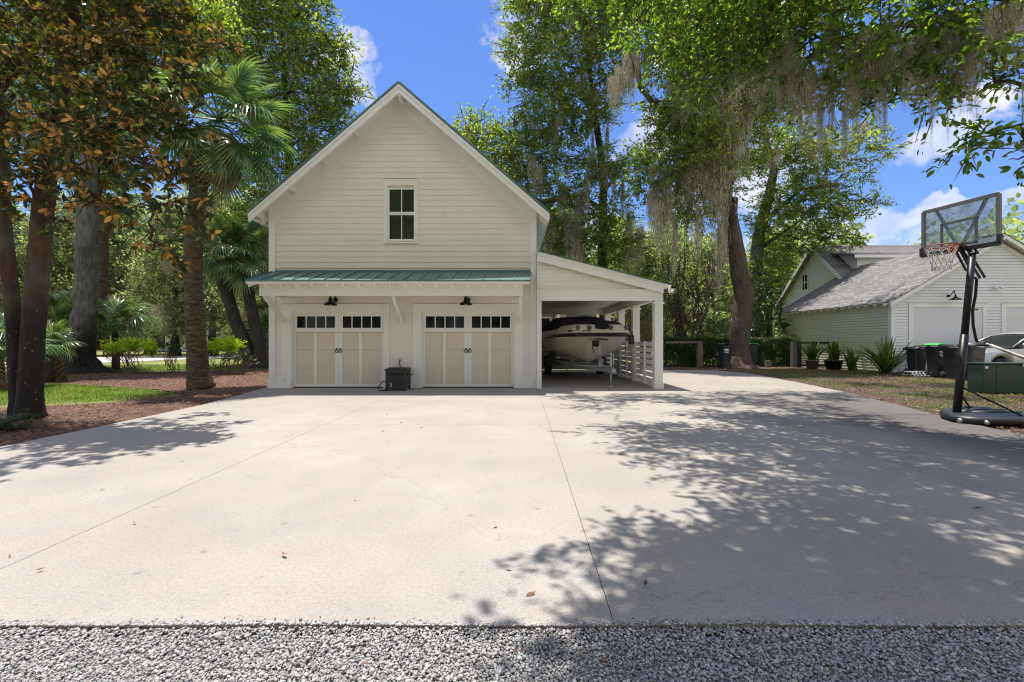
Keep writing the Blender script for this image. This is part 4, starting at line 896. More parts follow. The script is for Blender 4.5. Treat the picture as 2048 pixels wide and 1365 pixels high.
# ------------------------------------------------------------------ boat on its trailer
def boat():
    o = empty('boat', (0, 0, 0), 'cream bowrider boat with maroon stripe and black canvas cover parked bow out under the carport', 'boat')
    Lb = 6.2
    def hb(t): return 1.27 * (1 - (1 - min(1, t / .30)) ** 2.6) ** .5 * (1 if t > .3 else 1) if t > 0 else 0
    def keel(t): return .62 + .72 * max(0, 1 - t / .30) ** 2.2
    def sheer(t): return 1.60 + .06 * max(0, 1 - t / .4)
    def sec(t, s, off=0):
        # s in [-1, 1]: keel at 0, sheer at +-1
        a = abs(s); sg = 1 if s >= 0 else -1; b_ = .86 + .41 * (1 - (1 - min(1, t / .26)) ** 2.3)
        kz, sz = keel(t), sheer(t); cz = kz + (sz - kz) * (.42 + .12 * max(0, 1 - t / .3)); cb = b_ * (.88 - .34 * max(0, 1 - t / .33))
        if a < .6:
            u = a / .6; x = cb * u; z = kz + (cz - kz) * (u ** (1.25 + .5 * max(0, 1 - t / .3)))
        else:
            u = (a - .6) / .4; x = cb + (b_ + off - cb) * (math.sin(u * PI / 2) ** .85); z = cz + (sz - cz) * u
        y = Lb * t + .85 * max(0, (1 - t / .22)) * (1 - a) ** 1.25
        return (sg * x, y, z)
    ts = lambda u: u ** 1.7
    h = MB(); h.grid(lambda u, v: sec(ts(u), v * 2 - 1), 34, 44)
    def front(u, v):
        a, c = sec(0, -v), sec(0, v); return (a[0] + (c[0]-a[0]) * u, a[1] - .02 * math.sin(PI * u), a[2])
    h.grid(front, 10, 22)
    h.add([sec(1, v / 22 - 1) for v in range(45)], [list(range(45))], False)
    hull = h.build('hull', M['gelcoat'], o)
    def sz_(t, z):
        kz, sz = keel(t), sheer(t); cz = kz + (sz - kz) * (.42 + .12 * max(0, 1 - t / .3))
        return .6 + .4 * (z - cz) / (sz - cz) if z >= cz else .6 * ((z - kz) / (cz - kz)) ** (1 / (1.25 + .5 * max(0, 1 - t / .3)))
    h = MB()
    for s in (-1, 1):
        def f(u, v, s=s):
            t = ts(u); p = sec(t, s * sz_(t, sheer(t) - .15 + .10 * v)); k_ = 1.006
            return (p[0] * k_ + s * .006, p[1] - .008, p[2])
        h.grid(f, 34, 2)
    def nose(u, v):
        q_ = sz_(0, sheer(0) - .15 + .10 * v); a, c = sec(0, -q_), sec(0, q_); bow = .0
        return (a[0] + (c[0]-a[0]) * u, a[1] - .045, a[2] + (c[2]-a[2]) * u)
    h.grid(nose, 12, 1); h.build('stripe', M['stripe'], hull, recalc=False, solid=.008)
    h = MB()   # strakes on the bottom
    for s in (-1, 1):
        for q in (.22, .42): h.tube([sec(t, s * q) for t in np.linspace(.03, .9, 20)], .014, 6)
    h.build('strake', M['gelcoat'], hull)
    h = MB(); h.tube([tuple(np.array(sec(t, -1)) + (0, -.01, 0)) for t in np.linspace(1, 0, 30)] + [tuple(np.array(sec(t, 1)) + (0, -.01, 0)) for t in np.linspace(0, 1, 30)], .030, 8); h.build('rub_rail', M['gel_white'], o)
    # deck cap with raised bow coaming
    def cap(u, v):
        t = ts(u); p = sec(t, v * 2 - 1 if False else (1 if v > .5 else -1)); q = abs(v * 2 - 1); sg = 1 if v > .5 else -1
        w = abs(p[0]); z = p[2] + .02 + .21 * min(1, (1 - q) / .12) ** .6 * min(1, u * 14) ** .6
        return (sg * w * q, p[1] + 0, z)
    h = MB(); h.grid(cap, 70, 40); h.build('deck', M['gel_white'], o)
    h = MB()
    for x in (-.70, -.33, .36, .86): h.lathe((x, .002, 1.785), [(.0, -.012), (.045, -.012), (.075, -.006), (.078, .02)], 16, 'y')
    cl = h.build('cup_vents', M['bin_grey'], o)
    h = MB(); h.tube([(-.55, -.04, 1.66), (-.5, -.09, 1.70), (-.35, -.09, 1.70), (-.3, -.04, 1.66)], .014, 6); h.box(-1.02, -.62, -.01, .03, 1.645, 1.70); h.build('cleat', M['stripe'], o)
    # canvas cover
    def cv(u, v):
        x = (v * 2 - 1); y = .42 + u * 5.7; q = abs(x); fl = min(1, (1 - q) / .16) ** .55
        hump = math.exp(-((u - .42) / .30) ** 2) * (.36 + .02 * math.sin(x * 9)) * (1 - .50 * max(0, (x - .25)) * 1.3)
        z = 1.80 + fl * (.09 + hump * .92) + .012 * math.sin(u * 40 + x * 6) + .01 * math.sin(x * 22 + u * 9)
        if u < .02: z -= .05
        w = (1.22 if y > 1.2 else .93 + .29 * (y - .42) / .78)
        return (x * w, y - .0, z)
    h = MB(); h.grid(cv, 60, 40); h.grid(lambda u, v: (-.14 + .44 * v, -.03 + .55 * u, 1.73 + .16 * min(1, u * 8) + .04 * u + .03 * abs(2 * v - 1) ** 2), 16, 10)
    h.build('canvas_cover', M['canvas'], o, solid=.012)
    h = MB(); h.tube([(-1.0, 2.2, 2.02), (-.9, 2.05, 2.16), (0, 1.95, 2.20), (.55, 2.05, 2.16), (.72, 2.15, 2.08)], .05, 8); h.build('cover_bow', M['canvas'], o)
    h = MB(); h.box(1.24, 1.36, .75, .95, 1.25, 1.55); h.tube([(1.30, .85, 1.5), (1.32, .85, 1.7)], .02); h.build('fender', M['black_plastic'], o)
    return o
bo = boat(); bo.location = (2.78, 14.42, 0); bo.rotation_euler.z = R(3.5)
def trailer():
    o = empty('boat_trailer', (0, 0, 0), 'galvanised boat trailer with winch post and tongue jack carrying the boat', 'trailer')
    f = MB()
    for s in (-1, 1):
        f.bar((s * .06, -1.0, .50), (s * .85, 1.6, .50), .06, .10); f.bar((s * .85, 1.6, .50), (s * .85, 5.9, .50), .06, .10)
        f.bar((s * .55, 1.9, .66), (s * .62, 5.2, .62), .10, .09)
        f.bar((s * .58, 2.2, .50), (s * .58, 2.2, .66), .05, .05)
    f.bar((-.85, 1.6, .48), (.85, 1.6, .48), .08, .08); f.bar((-.85, 3.6, .44), (.85, 3.6, .44), .08, .08); f.bar((-.85, 5.6, .48), (.85, 5.6, .48), .08, .08)
    f.bar((0, -1.15, .50), (0, .2, .50), .09, .10); f.build('frame', M['galv'], o)
    f = MB(); f.bar((-.02, .10, .52), (.02, .34, 1.36), .09, .07, up=(0, 1, 0)); f.bar((.0, -.25, .54), (0, .22, .95), .05, .05, up=(0, 1, 0)); f.build('winch_post', M['galv'], o)
    f = MB(); f.box(-.20, -.02, .16, .36, 1.22, 1.38); f.tube([(-.1, .30, 1.42), (.10, .26, 1.42), (.28, .22, 1.40)], .018); f.lathe((-.12, .22, 1.26), [(0, -.07), (.08, -.07), (.08, .07), (0, .07)], 14, 'x'); f.tube([(-.2, .18, 1.28), (-.24, .16, 1.12), (-.18, .14, 1.0)], .014); f.build('winch', M['black_metal'], o)
    f = MB(); f.box(-.06, .06, -1.38, -1.1, .44, .57); f.lathe((0, -1.36, .44), [(0, -.02), (.05, -.02), (.055, .1), (0, .12)], 12); f.box(-.10, .10, -1.2, -1.06, .46, .52)
    for i in range(5): f.tube([(-.10 + .05*i, -1.15, .50), (-.14 + .07*i, -1.2, .42 + .01*i), (-.06 + .04*i, -1.24, .40), (.02*i, -1.15, .46)], .009, 5)
    f.build('coupler', M['galv'], o)
    f = MB(); f.tube([(.02, -1.02, .02), (.02, -1.02, .55)], .024, 10); f.tube([(.02, -1.02, .44), (.02, -1.02, .98)], .034, 10); f.tube([(.02, -1.02, .95), (.02, -1.02, 1.0)], .045, 10); f.lathe((.02, -1.02, .0), [(0, 0), (.09, .0), (.09, .035), (.03, .06), (0, .06)], 14)
    f.tube([(.10, -1.02, .60), (.10, -1.02, .96)], .02, 8); f.build('jack', M['galv'], o)
    for s in (-1, 1):
        for yy in ((4.3,)):
            w = MB(); w.lathe((s * 1.07, yy, .335), [(.19, -.11), (.30, -.115), (.335, -.085), (.335, .085), (.30, .115), (.19, .11)], 32, 'x')
            wh = w.build('wheel', M['rubber'], o); MB().lathe((s * 1.07, yy, .335), [(.0, .06), (.06, .06), (.14, .02), (.19, .08), (.2, 0), (.19, -.08), (.14, -.02), (0, -.02)], 24, 'x').build('rim', M['galv'], wh)
            fe = MB(); fe.grid(lambda u, v, s=s: (s * (.94 + .27 * v), yy - .43 * math.cos(u * PI), .38 + .38 * math.sin(u * PI) ** .6), 14, 2); fe.build('mudguard', M['bin_grey'], o, solid=.01)
        gp = MB(); gp.bar((s * 1.12, 4.9, .45), (s * 1.28, 4.9, 1.9), .05, .05, up=(0, 1, 0)); gp.build('guide_post', M['sticker'], o)
        MB().box(s * .98 - .13, s * .98 + .13, 3.72, 3.76, .50, .95).build('light_board', M['bin_grey'], o)
    return o
tr_ = trailer(); tr_.location = (2.80, 14.30, 0); tr_.rotation_euler.z = R(3.5)

# ------------------------------------------------------------------ basketball hoop
def hoop():
    o = empty('basketball_hoop', (7.75, 7.9, 0), 'black portable basketball hoop with clear backboard standing at the right edge of the concrete', 'basketball hoop')
    pb, pt = Vector((7.62, 7.80, .10)), Vector((7.96, 7.86, 2.95))
    pm = pb.lerp(pt, .97)
    pole = MB().tube([pb, pb.lerp(pt, .48)], .058, 16).tube([pb.lerp(pt, .46), pm], .050, 16).lathe(pm, [(.06, 0), (.06, .02), (0, .022)], 14).build('pole', M['black_metal'], o)
    b = MB()   # wheeled tank base: bevelled slab with ribs and moulded recesses
    outline = [(7.36, 7.62), (7.52, 7.34), (8.3, 7.27), (8.74, 7.4), (8.86, 7.9), (8.7, 8.32), (8.2, 8.46), (7.78, 8.28), (7.52, 7.98)]
    cx, cy = 8.1, 7.86
    lv = [(.90, .0), (1.0, .03), (1.0, .085), (.965, .115), (.86, .135), (.5, .15), (.05, .155)]
    vs = []; fs = []; n = len(outline)
    for k_, (s, z) in enumerate(lv): vs += [(cx + (x - cx) * s, cy + (y - cy) * s, z) for x, y in outline]
    for k_ in range(len(lv) - 1):
        for i in range(n): fs.append((k_*n+i, k_*n+(i+1) % n, (k_+1)*n+(i+1) % n, (k_+1)*n+i))
    fs.append(list(range(n))[::-1]); fs.append([(len(lv)-1)*n + i for i in range(n)]); b.add(vs, fs, True)
    for yy, sgn in ((7.72, 1), (8.0, 0), (8.25, -1)): b.tube([(7.75, 7.85 + (yy - 7.85) * .2, .14), (8.15, yy, .165), (8.65, yy + .02 * sgn, .15)], [.02, .05, .03], 8, sq=.5)
    b.build('base_tank', M['black_plastic'], o)
    for wx_, wy_ in ((7.40, 7.52), (7.62, 7.31)): MB().lathe((wx_, wy_, .045), [(0, -.02), (.035, -.02), (.042, 0), (.035, .02), (0, .02)], 12, 'x').build('wheel', M['galv'], o)
    b = MB(); b.tube([pb.lerp(pt, .17), (8.30, 7.40, .14)], .014, 8); b.tube([pb.lerp(pt, .14), (8.12, 8.05, .15)], .014, 8); b.build('brace', M['black_metal'], o)
    # backboard frame: A near end (right in the picture), B far end
    A, B = Vector((8.13, 7.60, 0)), Vector((7.89, 8.72, 0)); z0, z1 = 3.00, 3.82
    d = (B - A); L = d.length; d.normalize(); nn = Vector((-d.y, d.x, 0));
    if nn.x > 0: nn = -nn
    def q(u, z, off=0): return A + d * L * u + nn * off + Vector((0, 0, z0 + (z1 - z0) * z))
    up = nn
    f = MB(); t_ = .055
    f.bar(q(0, 0.5/.82*0, 0), q(1, 0, 0), t_, .05, up=(0,0,1)); f.bar(q(0, 1), q(1, 1), .05, t_); f.bar(q(0.0, 0), q(0.0, 1), t_, .05, up=nn); f.bar(q(1, 0), q(1, 1), t_, .05, up=nn)
    bbd = f.build('backboard', basic('grey_frame_paint', (.17, .165, .16), .45, .08), o)
    f = MB(); f.box(0, 0, 0, 0, 0, 0) if False else None
    f.bar(q(-.02, -.01, .02), q(1.02, -.01, .02), .06, .07); f.bar(q(-.02, -.02, .01), q(-.02, .17, .01), .06, .05, up=nn); f.bar(q(1.02, -.02, .01), q(1.02, .17, .01), .06, .05, up=nn); f.build('bottom_pad', M['black_plastic'], bbd)
    g_ = MB(); g_.prism([q(.01, .02, -.003), q(.99, .02, -.003), q(.99, .98, -.003), q(.01, .98, -.003)], nn * .006); g_.build('clear_panel', clear_glass('scratched_acrylic', (.88, .93, .96), .60, (.50, .56, .60)), bbd)
    f = MB()
    for a, c in (((.27, .07), (.27, .62)), ((.73, .07), (.73, .62)), ((.25, .62), (.75, .62)), ((.25, .10), (.75, .10))):
        f.bar(q(*a, .008), q(*c, .008), .045, .008, up=nn if a[0] != c[0] else nn)
    f.build('shooter_square', M['bin_grey'], bbd)
    f = MB(); f.bar(q(.50, .0, -.04), q(.16, 1, -.04), .035, .05, up=nn); f.bar(q(.50, .0, -.04), q(.84, 1, -.04), .035, .05, up=nn); f.build('support_strut', M['black_metal'], bbd)
    f = MB(); f.bar(q(.08, .17, .008), q(.20, .17, .008), .004, .035, up=(0,0,1)); f.build('badge', M['bin_grey'], bbd)
    # rim and net
    c = q(.50, .0, 0); rc = c + nn * .40 + Vector((0, 0, .045)); rr = .2286
    f = MB(); f.tube([rc + Vector((rr * math.cos(a), rr * math.sin(a), 0)) for a in np.linspace(0, 2*PI, 41)], .009, 8, cap=False)
    base = c + nn * .03 + Vector((0, 0, .045))
    for s in (-1, 1): f.tube([base + d * s * .06, rc - nn * .0 + d * s * .16 - nn * .16, rc + d * s * .2286], .008, 6)
    f.tube([base + d * .0 + Vector((0,0,-.05)), rc - nn * .225 + Vector((0, 0, -.01))], .012, 6)
    f.bar(base + Vector((0, 0, -.09)) + nn * .04, base + Vector((0, 0, .04)) + nn * .04, .14, .13, up=nn)
    f.build('rim', M['orange_paint'], o)
    f = MB(); prof = [(1.0, 0), (.88, -.09), (.70, -.20), (.58, -.31), (.56, -.43)]
    def npt(k_, lev):
        r_, z_ = prof[lev]; a = 2 * PI * (k_ + lev * .5) / 12; return rc + Vector((rr * r_ * math.cos(a), rr * r_ * math.sin(a), z_))
    for k_ in range(12):
        for lev in range(4):
            f.tube([npt(k_, lev), npt(k_, lev + 1)], .0055, 4, cap=False); f.tube([npt(k_, lev), npt(k_ - 1, lev + 1)], .0055, 4, cap=False)
            a, b2 = npt(k_, lev), npt(k_ + 1, lev)
    lev = 2
    for k_ in range(12):
        for z_, r_ in ((-.15, .78), (-.25, .64), (-.37, .57)):
            a = 2 * PI * k_ / 12; b2 = 2 * PI * (k_ + .5) / 12; e_ = 2 * PI * (k_ + 1) / 12
            f.tube([rc + Vector((rr*r_*math.cos(a), rr*r_*math.sin(a), z_)), rc + Vector((rr*r_*math.cos(b2), rr*r_*math.sin(b2), z_ - .05)), rc + Vector((rr*r_*math.cos(e_), rr*r_*math.sin(e_), z_))], .004, 4, cap=False)
    f.build('net', M['rope'], o)
    # lift arms
    f = MB()
    P = lambda px, py, Y=7.95: at(px, py, Y)
    for off in (-.04, .04):
        f.bar(P(1911, 493, 8.1) + Vector((0, off, 0)), P(1937, 541, 7.9) + Vector((0, off, 0)), .03, .022, up=(0, 1, 0))
        f.bar(P(1925, 492, 8.0) + Vector((0, off, 0)), P(1965, 556, 7.88) + Vector((0, off, 0)), .03, .022, up=(0, 1, 0))
        f.bar(P(1940, 492, 8.0) + Vector((0, off, 0)), P(1951, 508, 7.9) + Vector((0, off, 0)), .03, .022, up=(0, 1, 0))
    f.build('lift_arm', M['black_metal'], o)
    f = MB(); f.tube([P(1949, 556, 7.86), P(1953, 558), P(1951, 590), P(1945, 620), P(1946, 650), P(1951, 675), P(1954, 684)], .021, 10); f.tube([P(1940, 619, 7.85), P(1955, 619)], .014, 8)
    f.tube([P(1942, 556, 7.86), P(1952, 555)], .012, 8)
    f.build('adjusting_handle', M['black_metal'], o)
hoop()

# ------------------------------------------------------------------ bins, utility box, car, fence, gate, pots
def bin_(px0, px1, pytop, Y, label, lid='black', group='wheeled bins', rot=0, lidtilt=0, sticker=True, body='black_plastic', worn=False):
    x1 = (px1 - 1024) / F * Y; w = .6
    for _ in range(20): w = .5 * w + .5 * (x1 - (px0 - 1024) / F * (Y + w * 1.05))
    w = max(.52, w); x0 = x1 - w; hgt = H - (pytop - 682) / F * Y
    o = empty('wheeled_bin', ((x0 + x1) / 2, Y + w / 2, 0), label, 'bin', group); cx = (x0 + x1) / 2
    b = MB(); prof = [(.74, .04), (.77, .3), (.86, .62), (.90, .86), (.98, .88), (.98, .93), (.90, .935)]; vs = []; fs = []
    oct_ = [(-1, -.8), (-.8, -1), (.8, -1), (1, -.8), (1, .8), (.8, 1), (-.8, 1), (-1, .8)]
    for s, z in prof: vs += [(cx + x * s * w / 2, Y + w / 2 + y * s * w / 2 * 1.1, z * hgt) for x, y in oct_]
    for k_ in range(len(prof) - 1): fs += [(k_*8+i, k_*8+(i+1) % 8, (k_+1)*8+(i+1) % 8, (k_+1)*8+i) for i in range(8)]
    fs += [list(range(8))[::-1]]; b.add(vs, fs)
    fy = Y + w/2 - w/2*1.1*.86
    b.box(cx - w*.30, cx + w*.30, fy - .012, fy + .05, hgt * .40, hgt * .43); b.box(cx - w*.25, cx + w*.25, fy - .03, fy + .03, hgt * .60, hgt * .63)
    b.build('body', M[body], o)
    l = MB(); yy = Y - .06; z = hgt * .935
    l.grid(lambda u, v: (cx + (u*2-1) * w * .52, yy + v * (w * 1.14 + .06), z + .05 + .06 * math.sin(PI * min(1, u * 1.0)) ** .5 * (1 - v*.2) + lidtilt * (1 - u) * -.10 + lidtilt * .03 * math.sin(u*9)), 8, 5)
    l.build('lid', M['bin_green' if lid == 'green' else 'bin_grey' if worn else 'black_plastic'], o, solid=.03)
    wl_ = MB()
    for s in (-1, 1): wl_.lathe((cx + s * w * .36, Y + w * .98, .13), [(0, -.03), (.11, -.03), (.13, 0), (.11, .03), (0, .03)], 14, 'x')
    wl_.build('wheel', M['rubber'], o)
    if sticker:
        fy = Y + w/2 - w/2*1.1*.895 - .006; sx = cx - w * .30
        MB().box(sx, sx + w * .42, fy - .012, fy - .008, hgt*.70, hgt*.80).box(sx + .02, sx + w * .40, fy - .012, fy - .008, hgt*.645, hgt*.675).build('sticker', M['sticker'], o)
        s2 = MB()
        for i in range(4):   # illegible script on the sticker
            xx = sx + .03 + i * w * .09; s2.tube([(xx + .022 * math.cos(a) , fy - .014, hgt * .745 + .026 * math.sin(a)) for a in np.linspace(.4 + i, 5.6 + i*.4, 9)], .006, 4)
        s2.build('lettering', M['black_plastic'], o)
bin_(1817, 1858, 693, 17.8, 'black wheeled bin with a warped sagging lid, leftmost by the neighbour garage', lidtilt=1, sticker=False)
bin_(1853, 1900, 689, 17.0, 'black wheeled bin with bright green lid and white sticker by the neighbour garage', lid='green')
bin_(1902, 1938, 691, 16.1, 'black wheeled bin with white sticker just left of the basketball pole')
bin_(1940, 1975, 690, 15.9, 'worn grey wheeled bin behind the dark green utility box', body='bin_grey', sticker=False, worn=True)
bin_(1436, 1465, 688, 22.6, 'dark blue black wheeled bin left of the leaning oak trunk')
bin_(1491, 1517, 688, 23.0, 'black wheeled bin with green lid peeking out right of the oak trunk', lid='green', sticker=False)
ub = empty('utility_box', (12.9, 12.2, 0), 'long dark green metal utility box on the verge right of the basketball pole', 'utility box')
ux0, uy = 12.32, 11.9; b = MB(); b.box(ux0, ux0 + 2.6, uy, uy + .42, 0, .74); b.build('body', M['utility'], ub, bevel=.015)
b = MB(); b.box(ux0 - .03, ux0 + 2.63, uy - .03, uy + .45, .742, .79); b.build('lid', M['utility'], ub, bevel=.012)
b = MB(); b.box(ux0 + .34, ux0 + .35, uy - .006, uy + .01, .02, .72); b.build('seam', M['black_metal'], ub)
MB().box(ux0 + .04, ux0 + .13, uy - .006, uy - .001, .64, .70).build('sticker', M['sticker'], ub)
for x in (ux0 + .98, ux0 + 1.3): MB().box(x, x + .06, uy - .05, uy - .031, .70, .75).build('hinge', M['galv'], ub)
pk = MB(); pk.bar(at(1978, 690, 16.3), at(2085, 730, 14.3), .26, .025, up=(0, 1, 0)); pk.bar(at(1982, 689, 16.32), at(2089, 729, 14.32), .05, .03, up=(0, 1, 0))
pk.build('leaning_plank', M['gelcoat'], label='pale board leaning against the silver car behind the utility box', cat='plank')

def car():
    o = empty('parked_car', (20.3, 17.0, 0), 'silver car parked in front of the neighbour garage, cut off by the right edge', 'car')
    Yc, hw = 17.0, .88
    # side profile from nose (left) to tail: (x, z low, z high)
    xs = np.linspace(0, 4.6, 47)
    def top(x):
        P = [(0, .58), (.08, .72), (.5, .83), (1.15, .93), (1.35, .97), (2.0, 1.36), (2.4, 1.45), (3.2, 1.43), (3.9, 1.12), (4.45, 1.0), (4.6, .75)]
        return float(np.interp(x, [p[0] for p in P], [p[1] for p in P]))
    belt = lambda x: min(top(x), float(np.interp(x, [0, .08, .5, 1.2, 3, 4.4, 4.6], [.58, .72, .80, .90, .95, .96, .75])))
    def wid(x): return hw * (1 - .28 * max(0, 1 - x / .55) ** 2.2 - .18 * max(0, (x - 4.1) / .5) ** 2)
    ax = (.86, 3.55)
    def low(x):
        z = .20
        for a in ax:
            if abs(x - a) < .385: z = max(z, .31 + math.sqrt(max(0, .385 ** 2 - (x - a) ** 2)))
        return z
    b = MB()
    for s in (-1, 1):
        b.grid(lambda u, v, s=s: (18.0 + .0 + 4.6 * u, Yc + s * wid(4.6*u) * (1 + .035 * math.sin(v * PI)), low(4.6*u) + (belt(4.6*u) - low(4.6*u)) * v), 92, 8)
    b.grid(lambda u, v: (18.0 + 4.6*u, Yc + wid(4.6*u) * (2*v - 1) , belt(4.6*u) + .03 * math.sin(v*PI)), 60, 8)
    b.grid(lambda u, v: (18.0 + 4.6*u, Yc + wid(4.6*u) * (2*v - 1), .20), 20, 2)
    b.grid(lambda u, v: (18.0, Yc + wid(0) * (2*v - 1), .2 + .38 * u), 2, 4)
    body = b.build('body', M['silver'], o)
    b = MB()
    def cab(u, v):
        x = 1.2 + 3.2 * u; t_ = top(x); bl = belt(x) - .01; hh = max(0, t_ - bl)
        a = v * 2 - 1; w = wid(x) * (.97 - .20 * hh / .5 * (1 - max(0, abs(a) - .0)))
        if v < .25 or v > .75:
            s = -1 if v < .5 else 1; k_ = (v / .25) if v < .5 else ((1 - v) / .25)
            return (18.0 + x, Yc + s * wid(x) * (.96 - .20 * k_ * hh / .5), bl + hh * k_ * .93)
        s = (v - .5) / .25; return (18.0 + x, Yc + s * wid(x) * (.96 - .20 * hh / .5), bl + hh * (.93 + .07 * (1 - s*s)))
    b.grid(cab, 32, 24); b.build('glasshouse', M['tinted'], o)
    b = MB(); b.grid(lambda u, v: (18.0 + 2.05 + 1.4 * u, Yc + (2*v - 1) * .62, top(2.05 + 1.4*u) + .012 - .03 * (2*v - 1) ** 2), 10, 6)
    for s in (-1, 1): b.tube([(18 + 1.25, Yc + s*.84, .96), (18 + 1.98, Yc + s*.68, 1.33), (18 + 3.2, Yc + s*.66, 1.38), (18 + 4.1, Yc + s*.80, 1.02)], .025, 6)
    b.build('roof', M['silver'], o)
    for a in ax:
        for s in (-1, 1):
            w = MB(); w.lathe((18.0 + a, Yc + s * (hw - .11), .31), [(.19, -.09), (.29, -.10), (.315, -.06), (.315, .06), (.29, .10), (.19, .09)], 30, 'y'); wo = w.build('wheel', M['rubber'], o)
            r_ = MB(); r_.lathe((18.0 + a, Yc + s * (hw - .11), .31), [(0, s*.05), (.05, s*.06), (.19, s*.075), (.205, s*.09), (.205, -s*.05), (0, -s*.05)], 24, 'y')
            r_.build('rim', M['galv'], wo)
            MB().lathe((18.0 + a, Yc + s * (hw - .20), .33), [(0, -.02), (.39, -.02), (.39, .02), (0, .02)], 24, 'y').build('wheel_well', M['dark'], body)
    for s in (-1, 1):
        MB().lathe((18.06, Yc + s * .52, .60), [(0, -.03), (.13, -.02), (.14, .03)], 14, 'x').build('headlight', M['glass'], body)
        MB().tube([(18 + 1.55, Yc + s * .88, .97), (18 + 1.50, Yc + s * 1.0, 1.02), (18 + 1.48, Yc + s * 1.05, 1.03)], [.03, .08, .06], 8).build('wing_mirror', M['silver'], body)
    o.location = (19.55, 17.55, 0); o.scale = (1.12, 1.0, 1.18)
car()

# rail fence in front of the hedge
rf = empty('rail_fence', (11, 24.0, 0), 'low weathered timber rail fence in front of the clipped hedge', 'fence')
FY = 24.2
b = MB(); b.bar(((1330 - 1024) / F * FY, FY, H - 3 / F * FY), ((1402 - 1024) / F * FY, FY, H - 2 / F * FY), .08, .12); b.build('rail', M['grey_wood'], rf)
for px in (1399, 1588, 1536):
    x = (px - 1024) / F * FY; MB().box(x - .13, x + .13, FY - .12, FY + .12, 0, H - (2 if px != 1536 else 40) / F * FY + .02).build('post', M['grey_wood'], rf)
gt = empty('black_gate', (16.3, 23.5, 0), 'black timber gate frame with diagonal brace against the neighbour garage side wall', 'gate')
GY = 23.4; gx = lambda px: (px - 1024) / F * GY; gz_ = lambda py: H - (py - 682) / F * GY
b = MB(); b.bar((gx(1592), GY, gz_(685.5)), (gx(1682), GY - .6, gz_(685.5)), .07, .11); b.bar((gx(1598), GY, .12), (gx(1678), GY - .55, .12), .05, .1); b.build('rail', M['black_plastic'], gt)
for px, w in ((1596, .16), (1622, .16), (1667, .13), (1680, .2)): b = MB(); b.box(gx(px) - w/2, gx(px) + w/2, GY - .12 - (px - 1592) * .006, GY + .0 - (px - 1592) * .006, 0 if px != 1622 and px != 1667 else .12, gz_(683)); b.build('upright', M['black_plastic'], gt)
MB().bar((gx(1640), GY - .32, .15), (gx(1664), GY - .42, gz_(688)), .05, .12, up=(0, 1, 0)).build('brace', M['black_plastic'], gt)
# ------------------------------------------------------------------ plants
def unit(n):
    v = RNG.normal(size=(n, 3)); return v / np.linalg.norm(v, axis=1, keepdims=True)
def clump_leaves(clumps, dens, sub=.30, per=26, leaf=.09, flat=.55):
    """clumps = [(center, radius)] -> leaf bases, directions, normals, lengths and the twig centres"""
    global SP
    Cs, Ds, tw, SP = [], [], [], []
    for c, r in clumps:
        n = max(3, int(dens * r ** 2.2))
        d = unit(n) * (RNG.random((n, 1)) ** .42) * r * np.array([[1.0, 1.0, .78]])
        d += RNG.normal(0, .16 * r, (n, 3)); tc = np.array(c) + d
        tw.append(tc)
        k_ = per
        ns = 4; ax = unit(n * ns) * np.array([[1, 1, flat]]); out = np.repeat(d / (np.linalg.norm(d, axis=1, keepdims=True) + 1e-6), ns, 0); ax = ax + .55 * out
        ax = (ax * sub * 2.0 * RNG.uniform(.6, 1.3, (n * ns, 1))).reshape(n, ns, 3)
        SP.append((np.repeat(tc, ns, 0), ax.reshape(-1, 3)))
        q = RNG.integers(0, ns, (n, k_)); A = ax[np.arange(n)[:, None], q].reshape(-1, 3); tt = RNG.random((n * k_, 1)) ** .8
        p = np.repeat(tc, k_, 0) + A * tt + RNG.normal(0, sub * .16, (n * k_, 3))
        Cs.append(p); Ds.append(A / (np.linalg.norm(A, axis=1, keepdims=True) + 1e-6))
    C = np.concatenate(Cs); n = len(C)
    D = RNG.normal(0, .62, (n, 3)) + np.concatenate(Ds) * .8; D[:, 2] -= .12
    Nn = RNG.normal(0, .55, (n, 3)); Nn[:, 2] += 1.0
    return C, D, Nn, leaf * RNG.uniform(.6, 1.35, n), np.concatenate(tw)
def wiggle(a, b, k=6, amp=.06, sag=0):
    a, b = Vector(a), Vector(b); L = (b - a).length; P = []
    for i in range(k + 1):
        t = i / k; p = a.lerp(b, t); f = math.sin(PI * t)
        P.append(p + Vector((random.gauss(0, 1), random.gauss(0, 1), random.gauss(0, 1))) * amp * L * f * .5 + Vector((0, 0, sag * L * f)))
    return P
def limbs(mb, trunk, clumps, tw=None, r0=.12, twigs=True, ntw=2):
    """limbs from the nearest lower point of the growing skeleton to each clump, then small branches to twigs"""
    sk = [(Vector(p), r) for p, r in trunk]
    for c, r in sorted(clumps, key=lambda q: (Vector(q[0]) - Vector(trunk[-1][0])).length):
        c = Vector(c); best = min(sk, key=lambda s: (s[0] - c).length * (1 + .6 * max(0, (s[0].z - c.z) / ((s[0] - c).length + .01))))
        L = (best[0] - c).length
        if L < .15: continue
        P = wiggle(best[0], c, max(4, int(L / .5)), .10, .05); ra = min(best[1] * .8, r0 * (.5 + L * .12) + .02)
        R_ = [ra + (max(.018, ra * .30) - ra) * i / (len(P) - 1) for i in range(len(P))]
        mb.tube(P, R_, 6 if ra < .1 else 9)
        sk += [(P[i], R_[i]) for i in range(1, len(P))]
        if twigs:
            for _ in range(int(4 + r * 3)):
                e = c + Vector(unit(1)[0]) * r * random.uniform(.6, 1.05); s_ = P[-1 - random.randint(0, min(2, len(P) - 1))]
                Q = wiggle(s_, e, 4, .12, .03); mb.tube(Q, [max(.012, ra * .28) * (1 - .75 * i / 4) for i in range(5)], 4, cap=False)
    return sk

